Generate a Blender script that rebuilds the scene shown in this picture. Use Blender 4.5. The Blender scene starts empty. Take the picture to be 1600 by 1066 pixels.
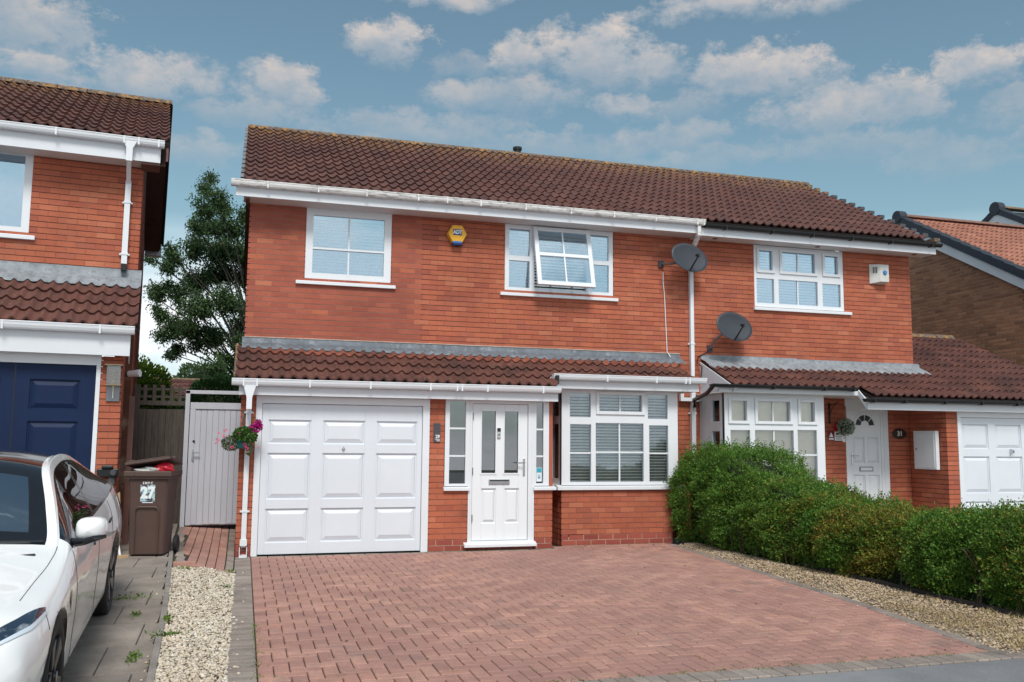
import bpy, math, random
import numpy as np
from mathutils import Matrix, Vector
random.seed(7); rng = np.random.default_rng(7)
S = bpy.context.scene; COL = S.collection
# ---------------------------------------------------------------- camera, sky, sun, exposure
CR = [[0.9584092754, -0.2852556715, 0.0089923661], [0.0400726472, 0.1033073458, -0.9938419267], [0.2825700687, 0.9528676688, 0.1104416684]]
CC = Vector((-0.149059, -12.514904, 1.519106))
cam_d = bpy.data.cameras.new('camera'); cam = bpy.data.objects.new('camera', cam_d); COL.objects.link(cam)
cam_d.sensor_width = 36; cam_d.lens = 1400 / 1600 * 36; cam_d.clip_end = 2000; cam_d.clip_start = .1
M3 = Matrix(((CR[0][0], -CR[1][0], -CR[2][0]), (CR[0][1], -CR[1][1], -CR[2][1]), (CR[0][2], -CR[1][2], -CR[2][2])))
cam.matrix_world = Matrix.Translation(CC) @ M3.to_4x4(); S.camera = cam
S.render.resolution_x = 1024; S.render.resolution_y = 682
S.view_settings.view_transform = 'Standard'; S.view_settings.look = 'None'; S.view_settings.gamma = 1
S.view_settings.use_curve_mapping = False; S.view_settings.exposure = 0.24
SUN_DIR = Vector((-0.12, -1.0, 1.25)).normalized()
sd = bpy.data.lights.new('sun', 'SUN'); sd.energy = 2.35; sd.angle = math.radians(18); sd.color = (1, .965, .91)
so = bpy.data.objects.new('sun', sd); COL.objects.link(so); so.rotation_euler = (-SUN_DIR).to_track_quat('-Z', 'Y').to_euler()
so.location = (5, -20, 25)
W = bpy.data.worlds.new('World'); S.world = W; W.use_nodes = True
nt = W.node_tree; nt.nodes.clear()
def wn(t, **k):
    n = nt.nodes.new(t)
    for a, v in k.items(): setattr(n, a, v)
    return n
def wm(op, a, b=None, c=None, clamp=False):
    n = wn('ShaderNodeMath', operation=op); n.use_clamp = clamp
    for i, v in enumerate((a, b, c)):
        if v is None: continue
        if isinstance(v, (int, float)): n.inputs[i].default_value = v
        else: nt.links.new(v, n.inputs[i])
    return n.outputs[0]
def wmix(f, a, b):
    n = wn('ShaderNodeMix', data_type='RGBA')
    for i, v in ((0, f), (6, a), (7, b)):
        if isinstance(v, (int, float)): n.inputs[i].default_value = v
        elif isinstance(v, tuple): n.inputs[i].default_value = (*v, 1)
        else: nt.links.new(v, n.inputs[i])
    return n.outputs[2]
sky = wn('ShaderNodeTexSky', sky_type='NISHITA'); sky.sun_disc = False
sky.sun_elevation = math.asin(SUN_DIR.z); sky.sun_rotation = math.atan2(SUN_DIR.x, SUN_DIR.y)
sky.altitude = 100; sky.air_density = 1.0; sky.dust_density = 1.5; sky.ozone_density = 2.0
tc = wn('ShaderNodeTexCoord'); sep = wn('ShaderNodeSeparateXYZ'); nt.links.new(tc.outputs['Generated'], sep.inputs[0])
az0 = wm('MULTIPLY', wm('ARCTAN2', sep.outputs[0], sep.outputs[1]), 57.2958)
el0 = wm('MULTIPLY', wm('ARCSINE', sep.outputs[2]), 57.2958)
def wnoise(scale, detail, rough, vec=None, off=0.0, sc=(1, 1, 1)):
    mp = wn('ShaderNodeMapping'); mp.inputs[1].default_value = (off, off * .7, off * .3); mp.inputs[3].default_value = sc
    nt.links.new(tc.outputs['Generated'], mp.inputs[0])
    n = wn('ShaderNodeTexNoise'); n.inputs['Scale'].default_value = scale; n.inputs['Detail'].default_value = detail; n.inputs['Roughness'].default_value = rough
    nt.links.new(mp.outputs[0], n.inputs['Vector']); return n.outputs[0]
nA = wnoise(9, 6, .6, off=3, sc=(1, 1, 1.6)); nB = wnoise(9, 6, .6, off=11, sc=(1, 1, 1.6)); nC = wnoise(34, 7, .62, off=5, sc=(1, 1, 1.4))
az = wm('ADD', az0, wm('MULTIPLY', wm('SUBTRACT', nA, .5), 5.5))
el = wm('ADD', wm('ADD', el0, wm('MULTIPLY', wm('SUBTRACT', nB, .5), 2.6)), wm('MULTIPLY', wm('SUBTRACT', nC, .5), 1.3))
# cloud list: azimuth, elevation, half widths (degrees), opacity
CL = [(-13, 22.6, 3.9, 2.1, .75), (-12.3, 20.2, 2.9, .8, .7), (-7.0, 20.9, 2.6, 1.2, .95), (-4.3, 21.3, 2.2, .9, .8), (0.6, 21.5, 2.4, 1.3, .8), (2.3, 20.9, 1.4, .8, .6),
      (8.06, 24.6, 2.5, 1.3, 1), (16.6, 23.7, 2.0, 1.1, .95), (21.6, 24.0, 3.9, 1.9, 1), (25.5, 23.4, 2.2, 1.2, .9), (30.2, 22.3, 2.6, 1.3, .9), (33.2, 22.3, 3.6, 1.5, .95),
      (15.52, 21.4, 4.9, 1.1, .6), (23.55, 20.9, 1.9, .9, .8), (35.83, 19.8, 3.8, 1.2, .8), (39.8, 20.0, 3.4, 1.2, .85), (45.22, 21.0, 2.3, 1.1, .95), (33.0, 26.3, 7.5, .8, .9), (12.0, 27.2, 4.3, .5, .8),
      (26.4, 18.9, 4.0, .9, .5), (43.7, 16.5, 4.2, 1.3, .3), (-3.4, 17.2, 3.2, .9, .4), (9.7, 19.4, 7.5, 1.0, .4), (20, 18.5, 6, .9, .35), (27.5, 20.6, 3.2, .9, .35), (-10, 18.6, 4, 1.2, .45), (5.5, 18.2, 4, .8, .35), (29, 17.3, 5, .8, .3), (38, 17.6, 5, 1.0, .3), (-1, 19.6, 3, .9, .4), (13, 23.2, 2.2, .7, .35), (48, 18.6, 4, .9, .35), (-22, 24, 6, 3, .9), (55, 22, 6, 2, .9)]
fb = wnoise(26, 9, .68, off=21, sc=(1, 1, 1.7)); fb2 = wnoise(70, 6, .65, off=2, sc=(1, 1, 1.5))
frag = wm('ADD', wm('MULTIPLY', wm('SUBTRACT', fb, .5), 3.0), wm('MULTIPLY', wm('SUBTRACT', fb2, .5), 1.1))
acc = None; shd = None
for (a, e, wa, we, op) in CL:
    dx = wm('DIVIDE', wm('SUBTRACT', az, a), wa * 1.25); dy = wm('DIVIDE', wm('SUBTRACT', el, e), we * 1.35)
    d2 = wm('ADD', wm('MULTIPLY', dx, dx), wm('MULTIPLY', dy, dy))
    f = wm('ADD', wm('MULTIPLY_ADD', d2, -1.0, .82), frag)
    m = wm('MULTIPLY', wm('MULTIPLY_ADD', f, 1.5, .12, clamp=True), op)
    m = wm('MULTIPLY', m, wm('MULTIPLY_ADD', d2, -.6, 1.9, clamp=True)); m = wm('MULTIPLY', m, wm('MULTIPLY_ADD', dy, .75, 1.0, clamp=True))
    s = wm('MULTIPLY', m, wm('MULTIPLY_ADD', dy, .5, .52, clamp=True))
    acc = m if acc is None else wm('MAXIMUM', acc, m); shd = s if shd is None else wm('MAXIMUM', shd, s)
# brighter white cloud added behind the camera, out of view, to raise ambient light
gen = wnoise(4.2, 8, .6, off=1.3, sc=(1, 1, 2.2))
inview = wm('MULTIPLY', wm('LESS_THAN', wm('ABSOLUTE', wm('SUBTRACT', az0, 16)), 48), wm('LESS_THAN', el0, 30))
gmask = wm('MULTIPLY', wm('MULTIPLY_ADD', gen, 7.0, -3.3, clamp=True), wm('MULTIPLY_ADD', sep.outputs[1], -1.5, .35, clamp=True))
hz = wm('MULTIPLY_ADD', el0, -.16, 2.15, clamp=True)       # white cloud bank low over the horizon
hm = wm('MULTIPLY', hz, wm('MULTIPLY_ADD', gen, 5.0, -1.75, clamp=True))
base = wmix(1.0, sky.outputs[0], (1, 1, 1)); mb = nt.nodes[-1] if False else None
mul = wn('ShaderNodeMix', data_type='RGBA', blend_type='MULTIPLY'); mul.inputs[0].default_value = 1
nt.links.new(sky.outputs[0], mul.inputs[6]); mul.inputs[7].default_value = (1.14, 1.22, .98, 1)
K = 10.0   # cloud radiance is given relative to the sky strength of 0.1
def kc(r, g, b): return (r * K, g * K, b * K)
cn = wnoise(22, 6, .65, off=8, sc=(1, 1, 1.5))
lit = wm('MULTIPLY', wm('MULTIPLY_ADD', cn, 3.2, -1.0, clamp=True), wm('DIVIDE', shd, wm('MAXIMUM', acc, .05)), clamp=True)
lit = wm('MULTIPLY_ADD', lit, 1.25, 0, clamp=True)
ccol = wmix(lit, kc(.29, .36, .43), kc(.64, .555, .50))
c1 = wmix(wm('MULTIPLY', acc, .9), mul.outputs[2], ccol)
c2 = wmix(gmask, c1, kc(.95, .95, .95))
c3 = wmix(wm('MULTIPLY', hz, .6), c2, kc(.62, .80, .92))
c4 = wmix(hm, c3, kc(.92, .93, .95))
bg = wn('ShaderNodeBackground'); bg.inputs[1].default_value = .1; nt.links.new(c4, bg.inputs[0])
wo = wn('ShaderNodeOutputWorld'); nt.links.new(bg.outputs[0], wo.inputs[0])

# ---------------------------------------------------------------- helpers
def tag(o, label=None, cat=None, group=None, kind=None):
    if label: o['label'] = label
    if cat: o['category'] = cat
    if group: o['group'] = group
    if kind: o['kind'] = kind
    return o
def thing(name, label, cat, loc=(0, 0, 0), rz=0, group=None):
    o = bpy.data.objects.new(name, None); COL.objects.link(o); o.location = loc; o.rotation_euler = (0, 0, rz); o.empty_display_size = .2
    return tag(o, label, cat, group)
def link(name, me, parent=None, loc=None, rot=None, scale=None):
    o = bpy.data.objects.new(name, me); COL.objects.link(o)
    if parent is not None: o.parent = parent
    if loc is not None: o.location = loc
    if rot is not None: o.rotation_euler = rot
    if scale is not None: o.scale = scale
    return o
class MB:
    def __init__(s): s.v = []; s.f = []
    def add(s, vs, fs):
        b = len(s.v); s.v += [tuple(v) for v in vs]; s.f += [tuple(i + b for i in f) for f in fs]; return s
    def box(s, x0, x1, y0, y1, z0, z1):
        if x0 > x1: x0, x1 = x1, x0
        if y0 > y1: y0, y1 = y1, y0
        if z0 > z1: z0, z1 = z1, z0
        return s.add([(x0, y0, z0), (x1, y0, z0), (x1, y1, z0), (x0, y1, z0), (x0, y0, z1), (x1, y0, z1), (x1, y1, z1), (x0, y1, z1)],
                     [(0, 3, 2, 1), (4, 5, 6, 7), (0, 1, 5, 4), (1, 2, 6, 5), (2, 3, 7, 6), (3, 0, 4, 7)])
    def prism(s, poly, axis, a, b):   # poly in the two other axes, counter-clockwise or not
        def P(p, t): return (t, p[0], p[1]) if axis == 'x' else ((p[0], t, p[1]) if axis == 'y' else (p[0], p[1], t))
        n = len(poly); vs = [P(p, a) for p in poly] + [P(p, b) for p in poly]
        return s.add(vs, [tuple(range(n - 1, -1, -1)), tuple(range(n, 2 * n))] + [(i, (i + 1) % n, n + (i + 1) % n, n + i) for i in range(n)])
    def tube(s, path, r, n=8, cap=True, square=False):
        path = [Vector(p) for p in path]; rs = r if isinstance(r, (list, tuple)) else [r] * len(path); vs = []
        for i, p in enumerate(path):
            d = (path[min(i + 1, len(path) - 1)] - path[max(i - 1, 0)]).normalized()
            u = d.cross(Vector((0, 1, 0)) if abs(d.y) < .9 else Vector((1, 0, 0))).normalized(); w = d.cross(u)
            for k in range(n):
                t = 2 * math.pi * (k + .5) / n; vs.append(p + (u * math.cos(t) + w * math.sin(t)) * rs[i])
        fs = [(i * n + k, i * n + (k + 1) % n, (i + 1) * n + (k + 1) % n, (i + 1) * n + k) for i in range(len(path) - 1) for k in range(n)]
        if cap: fs += [tuple(range(n - 1, -1, -1)), tuple(range((len(path) - 1) * n, len(path) * n))]
        return s.add(vs, fs)
    def lathe(s, prof, c=(0, 0, 0), n=20, axis='z', sx=1, sy=1):
        vs = []
        for (r, h) in prof:
            for k in range(n):
                t = 2 * math.pi * k / n; a, b = r * math.cos(t) * sx, r * math.sin(t) * sy
                v = (a, b, h) if axis == 'z' else ((h, a, b) if axis == 'x' else (a, h, b))
                vs.append((v[0] + c[0], v[1] + c[1], v[2] + c[2]))
        m = len(prof)
        return s.add(vs, [(i * n + k, i * n + (k + 1) % n, (i + 1) * n + (k + 1) % n, (i + 1) * n + k) for i in range(m - 1) for k in range(n)] + [tuple(range(n)), tuple(range((m - 1) * n, m * n))])
    def frustum(s, x0, x1, z0, z1, yb, yf, ins):   # raised panel facing -y
        return s.add([(x0, yb, z0), (x1, yb, z0), (x1, yb, z1), (x0, yb, z1), (x0 + ins, yf, z0 + ins), (x1 - ins, yf, z0 + ins), (x1 - ins, yf, z1 - ins), (x0 + ins, yf, z1 - ins)],
                     [(4, 5, 6, 7), (0, 1, 5, 4), (1, 2, 6, 5), (2, 3, 7, 6), (3, 0, 4, 7)])
    def grid(s, x0, x1, z0, z1, y0, y1, holes):    # slab in the xz plane with rectangular holes
        xs = sorted({x0, x1} | {min(max(a, x0), x1) for h in holes for a in (h[0], h[1])}); zs = sorted({z0, z1} | {min(max(a, z0), z1) for h in holes for a in (h[2], h[3])})
        for i in range(len(xs) - 1):
            j = 0; st = None
            cx = (xs[i] + xs[i + 1]) / 2
            for j in range(len(zs) - 1):
                cz = (zs[j] + zs[j + 1]) / 2; hole = any(h[0] < cx < h[1] and h[2] < cz < h[3] for h in holes)
                if not hole and st is None: st = zs[j]
                if hole and st is not None: s.box(xs[i], xs[i + 1], y0, y1, st, zs[j]); st = None
            if st is not None: s.box(xs[i], xs[i + 1], y0, y1, st, zs[-1])
        return s
    def mesh(s, name, m=None, smooth=False):
        me = bpy.data.meshes.new(name); me.from_pydata(s.v, [], s.f); me.update()
        if m: me.materials.append(m)
        if smooth: me.polygons.foreach_set('use_smooth', [True] * len(me.polygons))
        return me
    def obj(s, name, m=None, parent=None, smooth=False, loc=None, rot=None, bevel=0, fix=True):
        me = s.mesh(name, m, smooth)
        if fix:
            import bmesh
            b = bmesh.new(); b.from_mesh(me); bmesh.ops.recalc_face_normals(b, faces=b.faces); b.to_mesh(me); b.free()
        o = link(name, me, parent, loc, rot)
        if bevel:
            md = o.modifiers.new('bevel', 'BEVEL'); md.width = bevel; md.segments = 2; md.limit_method = 'ANGLE'
        return o
def fast_mesh(name, V, F4, m, smooth=False):
    """V (n,3) and quads (k,4) as numpy arrays"""
    me = bpy.data.meshes.new(name); V = np.asarray(V, np.float32); F4 = np.asarray(F4, np.int32); k = F4.shape[1]
    me.vertices.add(len(V)); me.vertices.foreach_set('co', V.ravel())
    me.loops.add(F4.size); me.loops.foreach_set('vertex_index', F4.ravel())
    me.polygons.add(len(F4)); me.polygons.foreach_set('loop_start', np.arange(0, F4.size, k, dtype=np.int32))
    try: me.polygons.foreach_set('loop_total', np.full(len(F4), k, np.int32))
    except Exception: pass
    if smooth: me.polygons.foreach_set('use_smooth', np.ones(len(F4), bool))
    me.update(calc_edges=True); me.validate(); me.materials.append(m); return me
# ---------------------------------------------------------------- materials
def mat(name, col=(.5, .5, .5), rough=.7, rnd=None, ramp=None, var=0, vs=6, fine=0, fs=60, bump=0, bs=80, bd=.004, spots=(), metal=0, coat=0, spec=.5, stretch=None, trans=0, ior=1.45, sss=0):
    m = bpy.data.materials.new(name); m.use_nodes = True; t = m.node_tree; N = t.nodes; L = t.links
    b = N['Principled BSDF']; b.inputs['Roughness'].default_value = rough; b.inputs['Metallic'].default_value = metal
    b.inputs['Specular IOR Level'].default_value = spec; b.inputs['Coat Weight'].default_value = coat; b.inputs['Coat Roughness'].default_value = .03; b.inputs['IOR'].default_value = ior
    b.inputs['Transmission Weight'].default_value = trans
    g = N.new('ShaderNodeNewGeometry')
    pos = g.outputs['Position']
    if stretch:
        mp = N.new('ShaderNodeMapping'); mp.inputs[3].default_value = stretch; L.new(pos, mp.inputs[0]); pos = mp.outputs[0]
    def noise(sc, det=4, ro=.6, p=None):
        n = N.new('ShaderNodeTexNoise'); n.inputs['Scale'].default_value = sc; n.inputs['Detail'].default_value = det; n.inputs['Roughness'].default_value = ro
        L.new(p or pos, n.inputs['Vector']); return n.outputs[0]
    def mr(x, a, bb, c, d):
        n = N.new('ShaderNodeMapRange'); L.new(x, n.inputs[0])
        for i, v in enumerate((a, bb, c, d)): n.inputs[i + 1].default_value = v
        return n.outputs[0]
    def mixc(f, a, bb, bt='MIX'):
        n = N.new('ShaderNodeMix'); n.data_type = 'RGBA'; n.blend_type = bt
        for i, v in ((0, f), (6, a), (7, bb)):
            if isinstance(v, (int, float)): n.inputs[i].default_value = v
            elif isinstance(v, tuple): n.inputs[i].default_value = (*v, 1)
            else: L.new(v, n.inputs[i])
        return n.outputs[2]
    c = tuple(col)
    if rnd:
        r = N.new('ShaderNodeValToRGB'); r.color_ramp.interpolation = 'LINEAR'
        els = r.color_ramp.elements
        while len(els) < len(ramp): els.new(.5)
        for i, rc in enumerate(ramp): els[i].position = i / (len(ramp) - 1); els[i].color = (*rc, 1)
        if rnd == 'obj': oi = N.new('ShaderNodeObjectInfo'); L.new(oi.outputs['Random'], r.inputs[0])
        else: L.new(g.outputs['Random Per Island'], r.inputs[0])
        c = r.outputs[0]
    if var:
        f = mr(noise(vs), .3, .7, 1 - var, 1 + var * .6); n = N.new('ShaderNodeCombineColor')
        for i in range(3): L.new(f, n.inputs[i])
        c = mixc(1.0, c, n.outputs[0], 'MULTIPLY')
    if fine:
        f = mr(noise(fs, 3, .7), .3, .7, 1 - fine, 1 + fine); n = N.new('ShaderNodeCombineColor')
        for i in range(3): L.new(f, n.inputs[i])
        c = mixc(1.0, c, n.outputs[0], 'MULTIPLY')
    for sp in spots:   # (scale, lo, hi, colour, amount, [zlo, zhi])
        f = mr(noise(sp[0], 5, .65), sp[1], sp[2], 0, sp[4])
        if len(sp) > 5 and sp[5]:
            s3 = N.new('ShaderNodeSeparateXYZ'); L.new(g.outputs['Position'], s3.inputs[0]); zz = mr(s3.outputs[2], sp[5][0], sp[5][1], 0, 1)
            mm = N.new('ShaderNodeMath'); mm.operation = 'MULTIPLY'; L.new(f, mm.inputs[0]); L.new(zz, mm.inputs[1]); f = mm.outputs[0]
        c = mixc(f, c, tuple(sp[3]))
    if isinstance(c, tuple): b.inputs['Base Color'].default_value = (*c, 1)
    else: L.new(c, b.inputs['Base Color'])
    if bump:
        bn = N.new('ShaderNodeBump'); bn.inputs['Strength'].default_value = bump; bn.inputs['Distance'].default_value = bd
        L.new(noise(bs, 5, .65), bn.inputs['Height']); L.new(bn.outputs[0], b.inputs['Normal'])
    return m
BRK = [(.43, .124, .066), (.39, .104, .058), (.45, .134, .070), (.41, .112, .062), (.48, .162, .090), (.34, .088, .054), (.44, .124, .066), (.36, .104, .068)]
BRX = [(.37, .100, .064), (.33, .086, .056), (.40, .112, .070), (.35, .094, .060), (.31, .084, .058)]
BRB = [(.40, .185, .105), (.30, .135, .078), (.47, .225, .13), (.42, .195, .11), (.25, .11, .066)]
TLR = [(.125, .054, .045), (.098, .045, .040), (.15, .066, .052), (.11, .048, .042), (.135, .056, .044)]
TLN = [(.135, .052, .038), (.11, .043, .034), (.155, .062, .045)]
TLO = [(.38, .165, .11), (.32, .135, .095), (.42, .19, .13)]
PAV = [(.43, .232, .188), (.38, .205, .168), (.47, .262, .206), (.41, .226, .184), (.345, .188, .160), (.44, .232, .180)]
GRY = [(.285, .24, .21), (.235, .195, .175), (.335, .285, .25)]
wsp = [(6, .74, .76, (.62, .60, .56), .8)]
brick_spots = [(1.1, .56, .78, (.22, .062, .04), .5), (3.2, .60, .76, (.30, .13, .09), .35), (90, .70, .78, (.62, .50, .42), .35)]
BRP = [(.31, .072, .052), (.26, .058, .045), (.36, .09, .062), (.33, .078, .055)]
MB_ = {}
for k, rp, sp in (('plinth', BRP, ()), ('main', BRK, brick_spots), ('ext', BRX, [(70, .69, .75, (.6, .5, .45), .4)]), ('brown', BRB, ())):
    for r in ('obj', 'isl'):
        MB_[k, r] = mat('brick_' + k + '_' + r, rough=.85, rnd=r, ramp=rp, var=.17, vs=1.3, fine=.14, fs=75, bump=.35, bs=120, bd=.003, spots=sp)
lich = [(13, .50, .60, (.42, .20, .03), .85, (6.75, 7.35)), (30, .52, .62, (.22, .19, .15), .7, (6.6, 7.3)), (17, .66, .72, (.33, .17, .03), .55), (2.2, .52, .75, (.045, .03, .028), .5), (75, .735, .76, (.55, .53, .50), .8)]
lowl = [(1.3, .50, .62, (.055, .026, .024), .75), (16, .63, .70, (.02, .016, .015), .8), (48, .66, .70, (.66, .63, .60), .9), (22, .69, .73, (.30, .30, .26), .7)]
MT_ = {}
for k, rp, sp in (('main', TLR, lich), ('lowtop', [(.24, .078, .052), (.20, .066, .046), (.27, .095, .062)], lowl[:1] + [(16, .66, .72, (.03, .02, .02), .7)]), ('low', TLN, lowl), ('orange', TLO, ()), ('low31', [(.125, .048, .038), (.10, .04, .033), (.145, .058, .044)], lowl[:2] + [(60, .70, .73, (.6, .58, .55), .9)])):
    for r in ('obj', 'isl'):
        MT_[k, r] = mat('tile_' + k + '_' + r, rough=.78, rnd=r, ramp=rp, var=.25, vs=2.2, fine=.14, fs=70, bump=.4, bs=150, bd=.003, spots=sp)
psp = [(.38, .50, .62, (.29, .165, .145), .55), (4.5, .64, .72, (.16, .125, .115), .5), (.8, .50, .68, (.31, .16, .145), .5), (2.1, .58, .70, (.22, .165, .15), .55), (150, .66, .74, (.55, .42, .38), .5), (9, .66, .72, (.10, .08, .05), .5), (1.7, .68, .74, (.42, .17, .10), .5)]
gsp = [(2, .55, .7, (.10, .09, .085), .6), (150, .64, .72, (.4, .38, .36), .5), (12, .64, .7, (.12, .11, .06), .4)]
MP_ = {}
for k, rp, sp in (('red', PAV, psp), ('grey', GRY, gsp)):
    for r in ('obj', 'isl'):
        MP_[k, r] = mat('paver_' + k + '_' + r, rough=.88, rnd=r, ramp=rp, var=.2, vs=3.1, fine=.30, fs=110, bump=.5, bs=260, bd=.002, spots=sp)
m_mortar = mat('mortar_dark', (.135, .055, .036), .95, var=.3, vs=4, spots=[(2.3, .56, .64, (.34, .24, .19), .6)])
m_mortar_r = mat('mortar_reddish', (.27, .115, .075), .95, var=.25, vs=4)
m_mortar_p = mat('mortar_plinth', (.44, .31, .24), .95, var=.25, vs=6)
m_mortar_x = mat('mortar_pale', (.27, .145, .105), .95, var=.3, vs=4)
m_mortar_b = mat('mortar_sand', (.42, .29, .20), .95, var=.2, vs=4)
m_upvc = mat('white_plastic', (.73, .76, .805), .32, var=.035, vs=2.5, spec=.5, spots=[(3, .6, .8, (.62, .61, .58), .25)])
m_upvc_d = mat('white_plastic_dirty', (.78, .78, .78), .4, var=.05, vs=3, stretch=(1, 1, 6), spots=[(7, .52, .62, (.22, .20, .17), .65), (40, .5, .7, (.4, .38, .35), .4)])
m_fascia = mat('white_fascia', (.69, .72, .77), .4, var=.05, vs=1.5)
m_soffit = mat('white_soffit', (.70, .68, .67), .5, var=.05, vs=2)
m_gdoor = mat('garage_door_white', (.68, .72, .785), .38, var=.03, vs=1.6, spots=[(2.5, .62, .8, (.66, .67, .68), .4)])
m_navy = mat('navy_door_paint', (.006, .018, .062), .55, spec=.25, var=.12, vs=2)
m_black = mat('black_plastic', (.012, .013, .015), .35, fine=.2)
m_brown = mat('brown_timber', (.15, .072, .058), .55, var=.15, vs=5)
m_lead = mat('lead_flashing', (.13, .15, .18), .6, var=.28, vs=5, spots=[(9, .55, .66, (.26, .29, .32), .6), (30, .62, .7, (.08, .085, .09), .6)], bump=.6, bs=22, bd=.015, metal=.0)
m_lead_l = mat('lead_pale', (.25, .275, .305), .6, var=.3, vs=7, spots=[(12, .55, .62, (.16, .17, .19), .7)], bump=.7, bs=26, bd=.015)
m_under = mat('roof_underlay', (.03, .022, .02), .9)
m_ridge = mat('ridge_tile', (.12, .085, .07), .85, var=.3, vs=6, spots=[(11, .50, .60, (.40, .20, .04), .8), (25, .5, .6, (.24, .22, .18), .6)], bump=.5, bs=60, bd=.006)
m_navyridge = mat('dark_verge_tile', (.032, .040, .055), .6, var=.15, vs=6)
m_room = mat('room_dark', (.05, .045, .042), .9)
m_slat = mat('blind_slat', (.93, .93, .90), .45)
m_slat_c = mat('blind_slat_cream', (.90, .82, .64), .5, var=.05)
m_frost = mat('frosted_blind', (.40, .55, .66), .5, var=.1, vs=9)
m_chrome = mat('chrome', (.55, .55, .56), .22, metal=1)
m_steel = mat('grey_metal', (.22, .23, .25), .35, metal=.8)
m_slate = mat('slate_grey', (.065, .068, .078), .55, var=.1)
m_white = mat('white_paint', (.76, .79, .83), .5)
m_yellow = mat('yellow_plastic', (.80, .42, .03), .38, var=.04)
m_blue = mat('blue_plastic', (.012, .035, .16), .3)
m_blue2 = mat('blue_strobe', (.03, .20, .50), .15, coat=.5)
m_red = mat('red_plastic', (.55, .012, .03), .35, var=.2, vs=20)
m_dish = mat('dish_grey', (.045, .052, .066), .5, var=.12, vs=4)
m_bin = mat('brown_bin_plastic', (.085, .050, .042), .5, var=.12, vs=5, spots=[(5, .62, .72, (.035, .022, .02), .6)], stretch=(1, 1, .35), bump=.25, bs=20, bd=.006)
m_wood = mat('weathered_wood', (.10, .085, .075), .85, var=.35, vs=7, stretch=(4, 4, .35), fine=.25, fs=40, bump=.5, bs=40, spots=[(14, .66, .72, (.035, .028, .025), .7)])
m_gate = mat('gate_white_boards', (.54, .56, .63), .6, var=.06, vs=3, stretch=(3, 3, .4), spots=[(10, .66, .74, (.25, .24, .24), .5)])
m_plank = mat('pale_plank', (.45, .30, .17), .8, var=.2, vs=10)
m_glasspot = mat('clear_lamp_glass', (.6, .55, .5), .05, trans=.9)
m_bulb = mat('lamp_bulb', (.85, .80, .62), .4)
m_tyre = mat('tyre_rubber', (.016, .016, .018), .75, fine=.2)
m_carpaint = mat('white_car_paint', (.86, .87, .88), .3, coat=1.0)
m_cblack = mat('car_gloss_black', (.01, .01, .012), .12, coat=.5)
m_rim = mat('dark_wheel_cover', (.05, .05, .055), .35, metal=.3)
m_concrete = mat('concrete_slab', (.20, .185, .175), .9, var=.28, vs=3, fine=.2, fs=90, bump=.35, bs=120, bd=.003, rnd='obj', ramp=[(.285, .245, .21), (.24, .205, .18), (.31, .268, .232)], spots=[(1.4, .52, .68, (.17, .15, .138), .6), (100, .67, .73, (.42, .40, .38), .6), (7, .66, .70, (.30, .28, .26), .5)])
m_kerb = mat('kerb_concrete', (.26, .235, .215), .9, var=.3, vs=5, fine=.2, fs=90)
m_road = mat('road_asphalt', (.19, .197, .208), .9, var=.2, vs=1.2, fine=.35, fs=180, bump=.6, bs=300, bd=.003, spots=[(.9, .5, .65, (.27, .275, .285), .6)])
m_soil = mat('ground_soil', (.10, .085, .06), .95, var=.3, vs=2, spots=[(.5, .45, .55, (.05, .075, .025), .8)])
m_joint = mat('joint_sand', (.055, .042, .034), .95, var=.4, vs=3, spots=[(2.5, .55, .66, (.05, .075, .02), .8), (14, .62, .68, (.07, .11, .025), .8)])
m_pebbed = mat('gravel_bed', (.30, .25, .19), .95, var=.3, vs=20)
def glass_mat(name, refl=.22, tint=(1, 1, 1), rough=0.0, gt=(.93, .97, 1)):
    m = bpy.data.materials.new(name); m.use_nodes = True; t = m.node_tree; N = t.nodes; L = t.links; N.clear()
    o = N.new('ShaderNodeOutputMaterial'); a = N.new('ShaderNodeBsdfTransparent'); a.inputs[0].default_value = (*tint, 1)
    g = N.new('ShaderNodeBsdfGlossy'); g.inputs['Roughness'].default_value = rough; g.inputs[0].default_value = (*gt, 1)
    fr = N.new('ShaderNodeFresnel'); fr.inputs[0].default_value = 1.5
    ad = N.new('ShaderNodeMath'); ad.operation = 'ADD'; ad.inputs[1].default_value = refl; ad.use_clamp = True
    mx = N.new('ShaderNodeMixShader'); L.new(fr.outputs[0], ad.inputs[0]); L.new(ad.outputs[0], mx.inputs[0]); L.new(a.outputs[0], mx.inputs[1]); L.new(g.outputs[0], mx.inputs[2]); L.new(mx.outputs[0], o.inputs[0])
    return m
m_glass = glass_mat('window_glass', .05, gt=(.74, .90, 1)); m_glass_hi = glass_mat('window_glass_coated', .34, (.82, .93, 1), gt=(.74, .90, 1)); m_glass_n = glass_mat('window_glass_clear', .04, gt=(.9, .96, 1)); m_glass_d = glass_mat('door_glass', .16, (.55, .55, .56))
m_carglass = glass_mat('car_glass', .40, (.30, .33, .34), gt=(.9, .97, 1)); m_carsideglass = glass_mat('car_side_glass', .16, (.16, .17, .18))
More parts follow.
